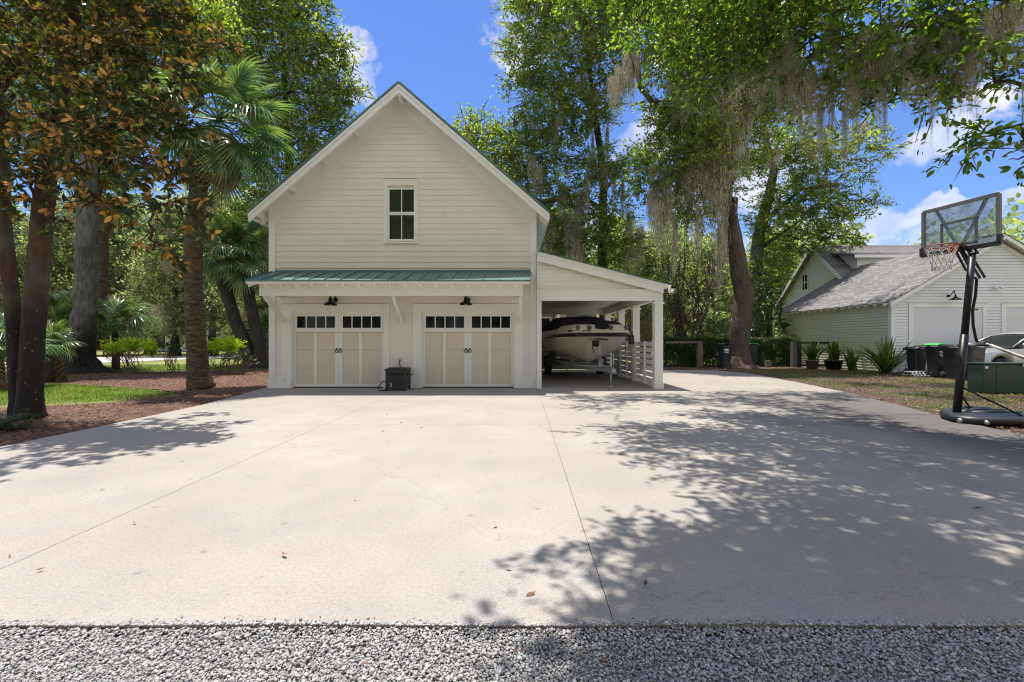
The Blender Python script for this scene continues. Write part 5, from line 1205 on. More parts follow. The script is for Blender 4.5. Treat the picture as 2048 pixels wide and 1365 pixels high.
# spanish moss beards: a few shapes, reused at many places
def beard_mesh(name, L, W_, n, step, wd, curl):
    """hanging strands thinning to a tail"""
    C, D, Nn, Ls = [], [], [], []
    ang = RNG.uniform(0, 2*PI, n); rad = np.sqrt(RNG.random(n)) * W_
    x, y = rad * np.cos(ang), rad * np.sin(ang) * .7; ln = L * (RNG.beta(1.6, 1.8, n)) * (1 - .45 * rad / W_) + .1 * L
    z = RNG.uniform(-.12, .03, n) * L; z0 = z.copy(); vx = RNG.normal(0, .12, n); vy = RNG.normal(0, .12, n)
    for k_ in range(int(L * 1.1 / step)):
        ok = (z0 - z) < ln
        if not ok.any(): break
        m_ = int(ok.sum()); vx = vx * .6 + RNG.normal(0, .17, n); vy = vy * .6 + RNG.normal(0, .17, n)
        pin = .35 * np.clip((z0 - z) / L, 0, 1)
        dx, dy, dz = vx * step * 1.5 - x * pin * step, vy * step * 1.5 - y * pin * step, -step * RNG.uniform(.75, 1.15, n)
        C.append(np.column_stack([x, y, z])[ok]); D.append(np.column_stack([dx, dy, dz])[ok]); Ls.append(np.full(m_, step * 1.35))
        x, y, z = x + dx, y + dy, z + dz
        # side curls
        q = RNG.random(n) < curl; q &= ok
        if q.any():
            C.append(np.column_stack([x, y, z])[q]); dd = RNG.normal(0, 1, (int(q.sum()), 3)); dd[:, 2] -= .5; D.append(dd); Ls.append(RNG.uniform(.5, 1.5, int(q.sum())) * step * 1.2)
    C, D, Ls = np.concatenate(C), np.concatenate(D), np.concatenate(Ls)
    o = leafmesh(name, C, D, RNG.normal(0, 1, (len(C), 3)), Ls, M['moss'], wr=wd, shape=0, fold=.0)
    me = o.data; bpy.data.objects.remove(o); return me
BEARD = [beard_mesh('moss_beard', 1.0, .16, 90, .045, .24, .8), beard_mesh('moss_beard', 1.0, .24, 110, .045, .24, .9), beard_mesh('moss_beard', 1.0, .10, 55, .045, .26, .7), beard_mesh('moss_beard', 1.0, .32, 150, .05, .22, .8)]
BEARD_NEAR = [beard_mesh('moss_beard', 1.0, .20, 200, .028, .13, 1.0), beard_mesh('moss_beard', 1.0, .32, 260, .028, .13, 1.0), beard_mesh('moss_beard', 1.0, .12, 110, .026, .14, .8)]
def beard(parent, p, L, w=1.0, near=False, k_=None):
    w *= (.8 if near else 1.2)
    lib = BEARD_NEAR if near else BEARD
    o = bpy.data.objects.new('moss_beard', lib[random.randrange(len(lib)) if k_ is None else k_]); COL.objects.link(o); o.parent = parent
    o.location = Vector(p) - wpos(parent); o.scale = (L * w * .8, L * w * .8, L); o.rotation_euler.z = random.uniform(0, 2*PI)
    return o

def make_tree(name, base, trunk, clumps, leafm, barkm, label, cat='tree', dens=34, per=26, leaf=.10, sub=.30, moss=0, mossL=(.5, 1.3), r0=.12, group=None, shape=0, flat=.55, flare=True, wr=.5, extra_limbs=(), near=False):
    o = empty(name, base, label, cat, group); mb = MB()
    pts = [Vector(p) for p, r in trunk]; rr = [r for p, r in trunk]
    # smooth the trunk with extra points and a little wobble
    P, Q = [], []
    for i in range(len(pts) - 1):
        for j in range(4):
            t = j / 4; P.append(pts[i].lerp(pts[i+1], t) + (Vector((random.gauss(0, 1), random.gauss(0, 1), 0)) * rr[i] * .06 if (i or j) else Vector())); Q.append(rr[i] + (rr[i+1] - rr[i]) * t)
    P.append(pts[-1]); Q.append(rr[-1])
    if flare:
        Q[0] *= 1.5; Q[1] *= 1.18
    n = 18; vs = []; fs = []
    for i, (p, r) in enumerate(zip(P, Q)):
        for k_ in range(n):
            a = 2 * PI * k_ / n; fl = 1 + (.22 * math.sin(a * 5 + 1) + .10 * math.sin(a * 3)) * max(0, 1 - (p.z - P[0].z) / 1.1) + .05 * math.sin(a * 3 + p.z * 1.1) + .03 * math.sin(a * 7 + p.z * 2)
            vs.append(p + Vector((math.cos(a), math.sin(a), 0)) * r * fl)
        if i:
            for k_ in range(n): k2 = (k_+1) % n; fs.append(((i-1)*n+k_, (i-1)*n+k2, i*n+k2, i*n+k_))
    fs.append([(len(P)-1)*n + k_ for k_ in range(n)]); mb.add(vs, fs, True)
    mb.build('trunk', barkm, o)
    lb = MB(); sk = [(p, q) for p, q in zip(P[len(P)//3:], Q[len(P)//3:])]
    for pl, rl in extra_limbs: lb.tube(pl, rl, 8); sk += list(zip([Vector(x) for x in pl], rl))
    limbs(lb, sk, clumps, r0=r0)
    lb.build('limbs', barkm, o, recalc=False)
    C, D, Nn, L, tw = clump_leaves(clumps, dens, sub, per, leaf, flat)
    leafmesh('crown', C, D, Nn, L, leafm, o, wr=wr, shape=shape)
    tb_, td_ = np.concatenate([a for a, b in SP]), np.concatenate([b for a, b in SP]); ll = np.linalg.norm(td_, axis=1)
    leafmesh('twigs', tb_ - td_ * .15, td_, unit(len(tb_)), ll * 1.15, M['twig'], o, wr=(.035 if leaf < .12 else .05), shape=0, fold=0)
    if moss:
        tw = tw[RNG.permutation(len(tw))][:moss]
        for t in tw: beard(o, t, random.uniform(*mossL), random.uniform(.7, 1.3), near)
    return o
def cl(rows): return [(at(px, py, Y), r) for px, py, Y, r in rows]

# --- live oak with the leaning trunk, right of the carport
b0 = gr(1478, 733)
tb = [(at(1478, 735, 23.4), .62), (at(1479, 700, 23.4), .50), (at(1482, 640, 23.4), .48), (at(1487, 590, 23.4), .46), (at(1478, 520, 23.4), .42), (at(1462, 450, 23.4), .39), (at(1448, 390, 23.4), .38), (at(1444, 330, 23.4), .34), (at(1452, 260, 23.3), .28), (at(1468, 190, 23.2), .2), (at(1490, 120, 23), .14)]
clB = cl([(1470, 150, 22.5, 1.6), (1420, 190, 22.5, 1.5), (1520, 100, 22.5, 1.7), (1380, 260, 22, 1.4), (1335, 330, 22, 1.3), (1300, 355, 22.5, 1.1), (1440, 60, 22, 1.8), (1350, 100, 22, 1.6), (1370, 10, 22, 1.7), (1300, 20, 22, 1.3), (1530, 190, 23, 1.3), (1400, 330, 22, 1.2), (1360, 400, 22.5, 1.1), (1420, 290, 22, 1.2), (1490, 250, 23.5, 1.1), (1560, 30, 22, 1.7), (1480, -60, 22, 2.0), (1350, -80, 22, 1.8), (1290, 300, 22.5, .8), (1340, 200, 22, 1.2), (1440, 380, 22.6, .9), (1395, 430, 22.3, .8), (1325, 250, 22, .9), (1510, 330, 24, .9)])
limbB = [([at(1444, 335, 23.4), at(1400, 290, 23), at(1345, 240, 22.4), at(1305, 205, 22.2), at(1280, 175, 22), at(1275, 100, 22), at(1268, 40, 22)], [.24, .20, .17, .14, .10, .07, .04]),
         ([at(1462, 450, 23.2), at(1467, 420, 23.1), at(1469, 396, 23.1)], [.26, .20, .17]),
         ([at(1280, 175, 22), at(1262, 110, 22), at(1266, 45, 22)], [.08, .06, .03])]
oakB = make_tree('live_oak', b0, tb, clB, M['oak_leaf'], M['bark_oak'], 'mossy live oak with thick leaning red brown trunk beside the bins, right of the carport', dens=40, leaf=.15, per=30, wr=.6, moss=50, mossL=(.9, 2.4), extra_limbs=limbB)
for px, py, L, w, k_ in ((1266, 40, 4.6, .32, 0), (1256, 95, 3.6, .35, 1), (1238, 130, 3.2, .36, 1), (1226, 150, 2.2, .4, 3), (1275, 60, 3.8, .22, 2), (1445, 190, 5.6, .42, 0), (1425, 235, 4.8, .4, 1), (1405, 250, 4.4, .4, 3), (1385, 300, 3.8, .45, 0), (1362, 320, 3.4, .5, 1),
                         (1448, 395, 5.2, .24, 2), (1436, 330, 5.0, .3, 0), (1395, 400, 4.4, .26, 2), (1460, 160, 3.9, .45, 3), (1408, 300, 4.6, .3, 1), (1335, 380, 3.6, .35, 1), (1316, 400, 3.0, .4, 3), (1350, 430, 3.8, .25, 0), (1490, 200, 4.2, .35, 1), (1470, 260, 3.6, .4, 3), (1372, 240, 2.6, .5, 1),
                         (1430, 300, 5.0, .34, 3), (1450, 240, 5.4, .36, 1), (1417, 200, 4.4, .36, 0), (1378, 350, 4.0, .34, 0), (1330, 330, 3.4, .4, 3), (1300, 380, 2.4, .4, 1), (1345, 140, 2.4, .5, 3), (1290, 90, 2.6, .4, 1), (1440, 440, 4.6, .20, 0)):
    beard(oakB, at(px, py, 21.6 + random.uniform(0, .8)), L, w, k_=k_)

# --- oak behind the garage roof, right side
clA = cl([(1090, 30, 29, 2.1), (1180, 10, 28, 2.2), (1255, 20, 28, 1.4), (1052, 100, 29, 1.4), (1130, 130, 28, 2.0), (1215, 100, 28, 1.6), (1060, 190, 29, 1.5), (1120, 230, 28, 1.8), (1185, 210, 28, 1.7), (1030, 280, 30, 1.5), (945, 262, 31, 1.3), (905, 275, 31, .8), (985, 310, 30, 1.7), (1080, 310, 29, 1.9), (1040, 390, 29, 1.7), (1120, 400, 29, 1.8), (1190, 330, 28, 1.5),
          (1100, 480, 29, 1.7), (1170, 470, 28.5, 1.6), (1000, 370, 30, 1.5), (1230, 340, 27.5, .9), (1250, 150, 28, .9), (1230, 420, 28, 1.2), (1140, -70, 28, 2.4), (1240, -60, 28, 2), (1060, -40, 29, 1.7), (1100, 560, 30, 1.4), (1180, 560, 30, 1.4), (1245, 500, 28.5, 1.2)])
oakA = make_tree('live_oak', Vector(((1205-1024)/F*30, 30, 0)), [(at(1205, 727, 30), .42), (at(1206, 600, 30), .36), (at(1204, 480, 30), .30), (at(1207, 380, 30), .26), (at(1200, 300, 29.5), .22), (at(1186, 200, 29), .17), (at(1175, 90, 28.5), .1)],
    clA, M['oak_leaf'], M['bark_dark'], 'tall live oak with dark slim trunk rising behind the carport and garage roof', dens=40, leaf=.16, per=30, wr=.6, sub=.36, moss=46, mossL=(.8, 2.4), extra_limbs=[([at(1207, 385, 30), at(1240, 340, 29.5), at(1262, 300, 29)], [.13, .08, .04]), ([at(1206, 420, 30), at(1160, 390, 29.5), at(1090, 405, 29), at(1040, 380, 29)], [.16, .12, .08, .04])])
for px, py, L, w, k_ in ((1160, 380, 5.6, .36, 0), (1140, 420, 4.6, .4, 1), (1175, 330, 5.2, .3, 2), (1150, 450, 4.8, .36, 3), (1125, 360, 3.8, .4, 0), (1185, 260, 4.8, .25, 2), (1215, 250, 3.0, .3, 0), (1110, 240, 2.6, .4, 1), (1075, 330, 2.8, .4, 3), (1100, 430, 3.6, .4, 1), (1165, 120, 2.4, .35, 1), (1180, 60, 2.2, .4, 3), (1228, 330, 3.4, .3, 2), (1245, 360, 2.6, .3, 0), (1260, 420, 3.6, .34, 1), (1280, 450, 3.2, .34, 3)):
    beard(oakA, at(px, py, 27.2 + random.uniform(0, 1)), L, w, k_=k_)

# --- airy oak between the leaning trunk and the neighbour's roof
clC = cl([(1500, 240, 29, 1.3), (1555, 300, 29, 1.3), (1610, 330, 29, 1.5), (1665, 375, 28.5, 1.2), (1560, 390, 29, 1.4), (1620, 430, 28.5, 1.4), (1690, 430, 28, 1.0), (1738, 408, 28, .7), (1728, 350, 28.5, .6), (1600, 480, 29, 1.2), (1540, 450, 29, 1.3), (1640, 290, 29, 1.0), (1590, 250, 29, 1.0), (1500, 330, 29.5, 1.0), (1660, 475, 28, .8), (1730, 270, 28.5, .9), (1770, 300, 28.5, .7), (1690, 310, 28.5, .8), (1550, 530, 29.5, 1.2), (1500, 560, 30, 1.3), (1705, 480, 28, .5)])
oakC = make_tree('live_oak', Vector(((1505-1024)/F*30, 30, 0)), [(at(1503, 727, 30), .46), (at(1508, 620, 30), .42), (at(1512, 520, 30), .40), (at(1520, 450, 30), .36), (at(1540, 390, 29.8), .30), (at(1548, 340, 29.5), .24), (at(1532, 280, 29.3), .16), (at(1528, 230, 29), .1)],
    clC, M['oak_leaf'], M['bark_grey'], 'airy live oak with grey limbs reaching over the neighbour house roof', dens=46, leaf=.15, per=28, wr=.6, sub=.32, moss=20, mossL=(.6, 1.5), flat=.45,
    extra_limbs=[([at(1520, 450, 30), at(1560, 415, 29.5), at(1600, 380, 29), at(1650, 370, 28.8), at(1700, 400, 28.4)], [.2, .14, .1, .07, .04]), ([at(1532, 280, 29.3), at(1560, 240, 29), at(1590, 225, 29)], [.11, .07, .04]), ([at(1512, 500, 30), at(1560, 470, 29.5), at(1580, 455, 29)], [.17, .11, .07])])

# --- near live oak: trunk off to the right, boughs over the drive
nearC = [(at(1300, 45, 9.6), .75), (at(1370, 95, 9.0), .75), (at(1420, 150, 8.4), .6), (at(1480, 60, 8.2), .8), (at(1560, 130, 7.8), .75), (at(1600, 50, 7.4), .8), (at(1690, 95, 6.9), .75), (at(1760, 50, 6.4), .75), (at(1800, 140, 6.8), .65), (at(1860, 60, 6.0), .7), (at(1935, 90, 5.8), .6), (at(2010, 50, 5.4), .6), (at(1640, 180, 7.4), .5), (at(1730, 210, 7.0), .42), (at(1860, 190, 6.4), .4), (at(1450, 120, 8.6), .5), (at(1960, 278, 5.6), .18), (at(1925, 292, 5.6), .13), (at(2045, 260, 5.2), .2), (at(2060, 310, 5.2), .2), (at(1410, 20, 9.2), .8), (at(1520, -20, 8.2), .9), (at(1990, 165, 5.6), .3)]
# overhead boughs placed over the shade they cast on the concrete
def over(px, py, z, r): g_ = gr(px, py); return (Vector((g_.x - .12 * z, g_.y + .16 * z, z)), r)
overC = [over(1345, 1140, 6.6, .5), over(1350, 1240, 6.8, .36), over(1420, 1180, 6.7, .5), over(1520, 1200, 6.7, .55), over(1640, 1230, 6.8, .6), over(1390, 1200, 6.6, .45), over(1380, 1100, 6.2, .48), over(1480, 1120, 6.3, .6), over(1560, 1060, 6.4, .6), over(1620, 1150, 6.6, .7), over(1740, 1080, 6.6, .8), over(1760, 1190, 6.8, .7), over(1880, 1130, 6.4, .8), over(1990, 1060, 6.6, .9), over(1560, 1290, 6.8, .5), over(1440, 1270, 6.6, .45), over(1700, 1290, 6.9, .6), over(1850, 1260, 7, .6), over(2020, 1200, 6.8, .7),
         over(1290, 860, 8.2, .8), over(1380, 880, 8.0, .8), over(1480, 870, 7.8, .9), over(1590, 900, 7.6, 1.0), over(1700, 890, 7.4, 1.0), over(1640, 950, 7.2, .8), over(1800, 930, 7.2, 1.0), over(1900, 970, 7.0, 1.0), over(1450, 935, 7.4, .6), over(1320, 905, 7.6, .45), over(1950, 900, 7.4, 1.0), over(1560, 980, 6.9, .45), over(1820, 1010, 6.9, .8), over(1330, 1210, 6.6, .28), over(2040, 990, 6.8, 1.0),
         over(1400, 1400, 7.0, .55), over(1600, 1420, 7.0, .6), over(1340, 1380, 7.0, .4), over(1850, 1400, 7.0, .6)]
overC += [over(px, py, z, r) for px, py, z, r in ((1130, 790, 11.2, .55), (1200, 800, 11.4, .7), (1290, 795, 11.4, .8), (1390, 800, 11.6, .9), (1480, 790, 12, .9), (1560, 810, 11.5, .9), (1640, 790, 12, 1.0), (1660, 830, 11, .7), (1180, 815, 11, .4))]
overC += [(Vector(c), r) for c, r in (((9.5, 13.5, 13.2), .9), ((11.5, 12.5, 12.8), 1.0), ((13.5, 14, 13.6), 1.0), ((12, 16.5, 15.2), 1.0), ((9.5, 16.8, 15.2), .9), ((15, 17, 15.6), 1.1), ((14, 11, 11.6), 1.0), ((10.5, 10.5, 11.0), .8), ((17, 14, 13.6), 1.1))]
oakD = make_tree('live_oak', Vector((9.6, 4.6, 0)), [((9.6, 4.6, -.05), .55), ((9.5, 4.6, 1.5), .48), ((9.2, 4.7, 3.0), .44), ((8.6, 4.9, 4.2), .38), ((7.6, 5.2, 5.0), .30), ((6.4, 5.6, 5.7), .24), ((5.0, 6.0, 6.2), .18)],
    nearC + overC, M['near_leaf'], M['bark_dark'], 'near live oak whose mossy boughs hang over the right of the driveway', dens=74, leaf=.10, per=28, wr=.46, sub=.19, moss=0, r0=.06, shape=1, flat=.6,
    extra_limbs=[([(5.0, 6.0, 6.2), (3.6, 6.9, 7.0), (2.8, 8.2, 7.8), (2.6, 9.4, 8.0)], [.14, .10, .07, .04]), ([(7.6, 5.2, 5.0), (6.6, 4.4, 5.8), (4.6, 3.6, 6.4), (2.6, 3.0, 6.6)], [.16, .12, .08, .04]), ([(8.6, 4.9, 4.2), (7.9, 4.95, 4.75), (6.9, 5.0, 5.1)], [.2, .16, .1]), ([at(2075, 240, 5.2), at(2020, 255, 5.4), at(1955, 268, 5.6), at(1915, 283, 5.6)], [.02, .014, .01, .006]), ([(8.6, 4.9, 4.2), at(2120, 180, 5.3), at(2075, 240, 5.2)], [.06, .04, .02])])
for px, py, Y, L, w, k_ in ((1590, 110, 7.2, 1.5, .5, 1), (1620, 130, 7.0, 1.7, .4, 0), (1650, 120, 7.0, 1.5, .45, 1), (1575, 60, 7.4, 1.2, .6, 1), (1600, 190, 7.2, 1.4, .3, 2), (1640, 200, 7.0, 1.35, .3, 0), (1665, 190, 6.9, 1.3, .32, 2), (1690, 200, 6.9, 1.45, .28, 0), (1712, 150, 6.8, 1.5, .3, 0), (1700, 90, 6.6, 1.3, .6, 1), (1735, 60, 6.4, 1.2, .6, 1), (1760, 100, 6.5, 1.6, .35, 0), (1770, 170, 6.6, 1.3, .25, 2),
                            (1780, 40, 6.2, 1.1, .6, 1), (1810, 90, 6.2, 1.1, .5, 0), (1835, 70, 6.0, 1.3, .5, 1), (1862, 130, 6.1, 1.4, .22, 2), (1870, 90, 6.0, 1.2, .35, 0), (1895, 180, 6.0, .9, .2, 2), (1925, 60, 5.7, 1.3, .45, 0), (1945, 80, 5.6, 1.25, .35, 0), (1960, 20, 5.5, 1.1, .6, 1), (2000, 10, 5.3, .8, .8, 1), (2040, 0, 5.2, .9, .8, 1), (1548, 90, 7.6, 1.2, .5, 1), (1520, 130, 7.8, 1.1, .4, 0), (1470, 90, 8.2, 1.0, .5, 0), (2045, 150, 5.2, 1.1, .12, 2), (2012, 90, 5.3, .5, .2, 2), (1660, 40, 6.8, 1.0, .7, 1), (1560, 140, 7.4, 1.2, .4, 0), (1850, 20, 5.9, 1.0, .6, 1), (1900, 20, 5.7, 1.1, .6, 1)):
    beard(oakD, at(px, py, Y), L, w, True, k_)

# --- magnolia on the left, two stems
def magnolia():
    o = empty('magnolia', gr(55, 828), 'big twin stemmed magnolia with copper backed leaves at the left edge', 'tree')
    s1 = [(at(42, 828, 8.3), .15), (at(36, 770, 8.3), .13), (at(32, 680, 8.3), .118), (at(20, 560, 8.3), .112), (at(7, 440, 8.3), .108), (at(5, 330, 8.3), .10), (at(-10, 200, 8.3), .12), (at(-30, 40, 8.2), .10), (at(-40, -150, 8.1), .06)]
    s2 = [(at(60, 838, 8.2), .20), (at(61, 780, 8.2), .178), (at(65, 690, 8.2), .165), (at(74, 560, 8.2), .158), (at(86, 420, 8.2), .152), (at(98, 320, 8.2), .135), (at(120, 180, 8.2), .13), (at(150, 20, 8.1), .10), (at(160, -180, 8), .06)]
    for s in (s1, s2):
        P, Q = [], []
        for i in range(len(s) - 1):
            for j in range(4): t = j/4; P.append(s[i][0].lerp(s[i+1][0], t)); Q.append((s[i][1] + (s[i+1][1]-s[i][1]) * t) * (1 + random.uniform(-.03, .03)))
        Q[0] *= 1.25; Q[1] *= 1.08; P[0].z = -.08
        MB().tube(P, Q, 16).build('trunk', M['bark_mag'], o)
    C_ = cl([(30, 40, 8.6, .95), (110, 30, 8.2, .95), (200, 40, 7.8, .95), (290, 30, 7.6, .85), (370, 60, 7.4, .55), (410, 95, 7.3, .30), (40, 130, 8.2, .9), (130, 140, 7.6, .9), (220, 130, 7.4, .85), (310, 130, 7.2, .7), (380, 150, 7.2, .45), (20, 240, 8.2, .7), (100, 240, 7.6, .75), (180, 240, 7.2, .8), (260, 230, 7.2, .75), (330, 230, 7.1, .6), (380, 250, 7.2, .35),
              (60, 320, 7.8, .5), (140, 330, 7.4, .6), (220, 320, 7.2, .6), (290, 330, 7.0, .55), (350, 340, 7.0, .42), (395, 330, 7.1, .3), (170, 410, 7.0, .3), (250, 420, 7.0, .42), (320, 410, 7.0, .36), (385, 430, 7.1, .34), (300, 480, 7.0, .28), (340, 500, 7.0, .26), (110, 400, 7.6, .3), (415, 400, 7.2, .26), (0, 330, 8.4, .5), (410, 470, 7.1, .2), (60, -90, 8.2, 1.2), (200, -90, 7.8, 1.1), (320, -60, 7.4, .9), (130, -220, 8.2, 1.2), (-90, 60, 8.6, 1.2), (-80, 250, 8.8, 1.0), (360, 530, 7.0, .2), (20, 400, 8.0, .4), (60, 370, 7.8, .45), (110, 450, 7.4, .22), (200, 400, 7.2, .35)])
    # boughs reaching over the drive, out of sight above, that shade its left edge
    ov = [over(120, 905, 6.8, .55), over(230, 890, 6.6, .5), over(330, 870, 6.8, .55), over(420, 850, 6.9, .5), over(480, 845, 7.0, .3), over(180, 920, 6.6, .35), over(60, 930, 6.9, .5), over(300, 900, 6.6, .3), over(-60, 950, 7, .8), over(400, 830, 7.6, .5), over(310, 845, 7.6, .6), over(200, 865, 7.4, .6)]
    C_ += ov
    lb = MB(); limbs(lb, [(p, r) for p, r in s1[4:]] + [(p, r) for p, r in s2[4:]], C_, r0=.05); lb.build('limbs', M['bark_mag'], o, recalc=False)
    Cc, Dd, Nn, Ll = [], [], [], []
    for c, r in C_:
        n = max(4, int(82 * r ** 2.1)); d = unit(n) * (RNG.random((n, 1)) ** .45) * r * np.array([[1, 1, .85]]) + RNG.normal(0, .08 * r, (n, 3)); p = np.array(c) + d
        ax = d / (np.linalg.norm(d, axis=1, keepdims=True) + 1e-6) * .8 + np.array([[0.05, -.1, .45]]) + RNG.normal(0, .35, (n, 3)); ax /= np.linalg.norm(ax, axis=1, keepdims=True)
        for k_ in range(11):
            rd = np.cross(ax, unit(n)); rd /= (np.linalg.norm(rd, axis=1, keepdims=True) + 1e-6); sp = RNG.uniform(.25, .9, (n, 1)) if k_ < 8 else RNG.uniform(1.0, 1.6, (n, 1))
            D = ax * (1.2 - sp) + rd * (.5 + .5 * sp) + np.array([[0, 0, -.08]])
            Cc.append(p - ax * RNG.uniform(0, .10, (n, 1))); Dd.append(D); Nn.append(ax + rd * -.3); Ll.append(RNG.uniform(.095, .165, n))
    leafmesh('crown', np.concatenate(Cc), np.concatenate(Dd), np.concatenate(Nn), np.concatenate(Ll), M['mag_leaf'], o, wr=.44, shape=1, droop=.06, fold=.10)
magnolia()

# --- palms
def fan_mesh(name, n, Lb, spread, droop, m, cut=.45, costa=.35):
    """one fan frond, petiole running along +x and the blade opening round its tip"""
    C, D, Nn, L = [], [], [], []; V = []; Q = []
    for i in range(n):
        a = (i / (n - 1) - .5) * 2 * spread; ln = Lb * (1 - .25 * abs(a) / spread) * random.uniform(.9, 1.05)
        st = Vector((costa * math.cos(a * .2) * (1 - abs(a) / spread) , 0, -.04 * (1 - abs(a) / spread)))
        k_ = 6; w0 = .026 * Lb + .008
        dirv = Vector((math.cos(a), math.sin(a), .10 * math.cos(a))); per = Vector((-math.sin(a), math.cos(a), 0))
        pl = len(V)
        for j in range(k_ + 1):
            t = j / k_; p = st + dirv * ln * t + Vector((0, 0, -droop * Lb * max(0, t - .35) ** 1.8 * random.uniform(.9, 1.1) - .05 * abs(math.sin(a)) * t))
            if t > .6: p += Vector((0, 0, -droop * .35 * Lb * (t - .6) * (1 + abs(math.sin(i * 2.3)))))
            w = w0 * (.5 + 1.6 * t) if t < .35 else w0 * 1.06 * (1 - (t - .35) / .65) ** .8 + .002
            V += [p - per * w, p + per * w + Vector((0, 0, w * .5 * (1 if i % 2 else -1)))]
            if j: Q.append((pl + 2*j - 2, pl + 2*j - 1, pl + 2*j + 1, pl + 2*j))
    o = raw(name, np.array([v[:] for v in V]), np.array(Q), m, None, np.repeat(RNG.random(n), 6)); me = o.data; bpy.data.objects.remove(o); return me
FANS = [fan_mesh('frond', 38, 1.0, 2.0, .55, M['palm_leaf']), fan_mesh('frond', 34, 1.0, 1.8, .95, M['palm_leaf']), fan_mesh('frond', 32, 1.0, 1.7, .25, M['palm_leaf'])]
DEAD = [fan_mesh('dead_frond', 26, 1.0, 1.2, 1.1, M['dead_palm']), fan_mesh('dead_frond', 22, 1.0, .9, 1.5, M['dead_palm'])]
def palm(name, base, trunk, head, label, nf=24, size=1.0, pet=1.1, ndead=8, rad=.26, group=None, low=-50, barkm=None, cat='palm', dead_size=1.0):
    o = empty(name, base, label, cat, group); head = Vector(head)
    if trunk:
        P, Q = [], []
        for i in range(len(trunk) - 1):
            for j in range(5): t = j/5; P.append(Vector(trunk[i][0]).lerp(Vector(trunk[i+1][0]), t)); Q.append(trunk[i][1] + (trunk[i+1][1] - trunk[i][1]) * t)
        P.append(Vector(trunk[-1][0])); Q.append(trunk[-1][1]); Q = [q * (1 + .025 * (1 if i % 2 else -1)) for i, q in enumerate(Q)]
        MB().tube(P, Q, 18).build('trunk', barkm or M['bark_oak'], o)
    pt = MB(); made = []
    for i in range(nf):
        az = i * 2.399 + random.uniform(-.2, .2); el = R(75) + (R(low) - R(75)) * (i / (nf - 1)) ** .9; el += random.uniform(-.12, .12)
        d = Vector((math.cos(az) * math.cos(el), math.sin(az) * math.cos(el), math.sin(el))); L = pet * random.uniform(.85, 1.15)
        e = head + d * L + Vector((0, 0, -.12 * L)); pt.tube([head + d * .05, head + d * L * .5 + Vector((0, 0, .02)), e], [.022, .016, .012], 5, cap=False); made.append((e, az, el - .25))
    if made: pt.build('petioles', M['palm_leaf'] if not trunk else M['palm_leaf'], o)
    for e, az, el in made:
        f = bpy.data.objects.new('frond', random.choice(FANS)); COL.objects.link(f); f.parent = o; f.location = e - wpos(o); s = size * random.uniform(.85, 1.15); f.scale = (s, s, s)
        f.rotation_euler = (random.uniform(-.3, .3), -el, az)
    for i in range(ndead):
        az = random.uniform(0, 2*PI); f = bpy.data.objects.new('dead_frond', random.choice(DEAD)); COL.objects.link(f); f.parent = o
        f.location = head + Vector((math.cos(az) * rad, math.sin(az) * rad, -random.uniform(.15, .9))) - wpos(o); s = dead_size * random.uniform(.75, 1.1); f.scale = (s, s * .7, s); f.rotation_euler = (random.uniform(-.4, .4), R(random.uniform(55, 85)), az)
    return o
def palm_bark():
    m, nt, bs, out = newmat('palm_trunk_bark')
    n = noise(nt, 5, 6, .65, 0, sc3=(1, 1, 2.2)); tc = N(nt, 'TexCoord'); wv = N(nt, 'TexWave', Scale=2.1, Distortion=11, Detail=5); wv.bands_direction = 'Z'; wv.inputs['Detail Scale'].default_value = 2.2
    nt.links.new(tc.outputs['Object'], wv.inputs['Vector'])
    c = mixc(nt, .38, ramp(nt, n.outputs[0], [(.36, (.035, .022, .014)), (.64, (.15, .10, .062))]).outputs[0], ramp(nt, wv.outputs[0], [(.1, (.03, .02, .013)), (.6, (.16, .11, .07))]).outputs[0])
    nt.links.new(c, bs.inputs['Base Color']); bs.inputs['Roughness'].default_value = .9
    ad = N(nt, 'Math', operation='ADD'); nt.links.new(n.outputs[0], ad.inputs[0]); nt.links.new(wv.outputs[0], ad.inputs[1]); bump(nt, bs, ad.outputs[0], .8, .03); return m
M['palm_bark'] = palm_bark()
bp = gr(400, 775)
palm('cabbage_palm', bp, [((bp.x + .05, bp.y, -.05), .38), (at(397, 752, 13.3), .30), (at(394, 700, 13.3), .26), (at(390, 640, 13.3), .24), (at(386, 540, 13.3), .24), (at(390, 440, 13.3), .235), (at(402, 340, 13.3), .22), (at(425, 270, 13.2), .21)], at(438, 240, 13.2), 'tall cabbage palm with straight brown trunk standing left of the garage', nf=32, size=.98, pet=1.1, ndead=9, low=-55, barkm=M['palm_bark'], dead_size=1.1)
palm('cabbage_palm', at(505, 735, 23) * Vector((1, 1, 0)) if False else gr(505, 736), [(gr(505, 736) + Vector((0, 0, -.05)), .36), (at(492, 690, 23), .31), (at(470, 640, 23), .29), (at(452, 580, 23), .28), (at(448, 520, 23), .27)], at(449, 500, 23), 'curved dark palm leaning left near the garage corner', nf=22, size=1.05, pet=.95, ndead=8, low=-45, barkm=M['bark_dark'])
palm('cabbage_palm', gr(527, 736), [(gr(527, 736) + Vector((0, 0, -.05)), .40), (at(520, 700, 23), .30), (at(510, 650, 23), .28), (at(498, 590, 23), .27), (at(492, 540, 23), .26)], at(492, 510, 23.2), 'curved dark palm closest to the left wall of the garage', nf=24, size=1.15, pet=1.0, ndead=10, low=-50, barkm=M['bark_dark'])
palm('cabbage_palm', gr(232, 727), [(at(205, 700, 24), .3), (at(203, 560, 24), .28), (at(205, 430, 24), .27)], at(206, 400, 24), 'palm with shaggy brown skirt half hidden behind the magnolia leaves', nf=18, size=1.0, pet=.9, ndead=14, low=-30, barkm=M['palm_bark'])
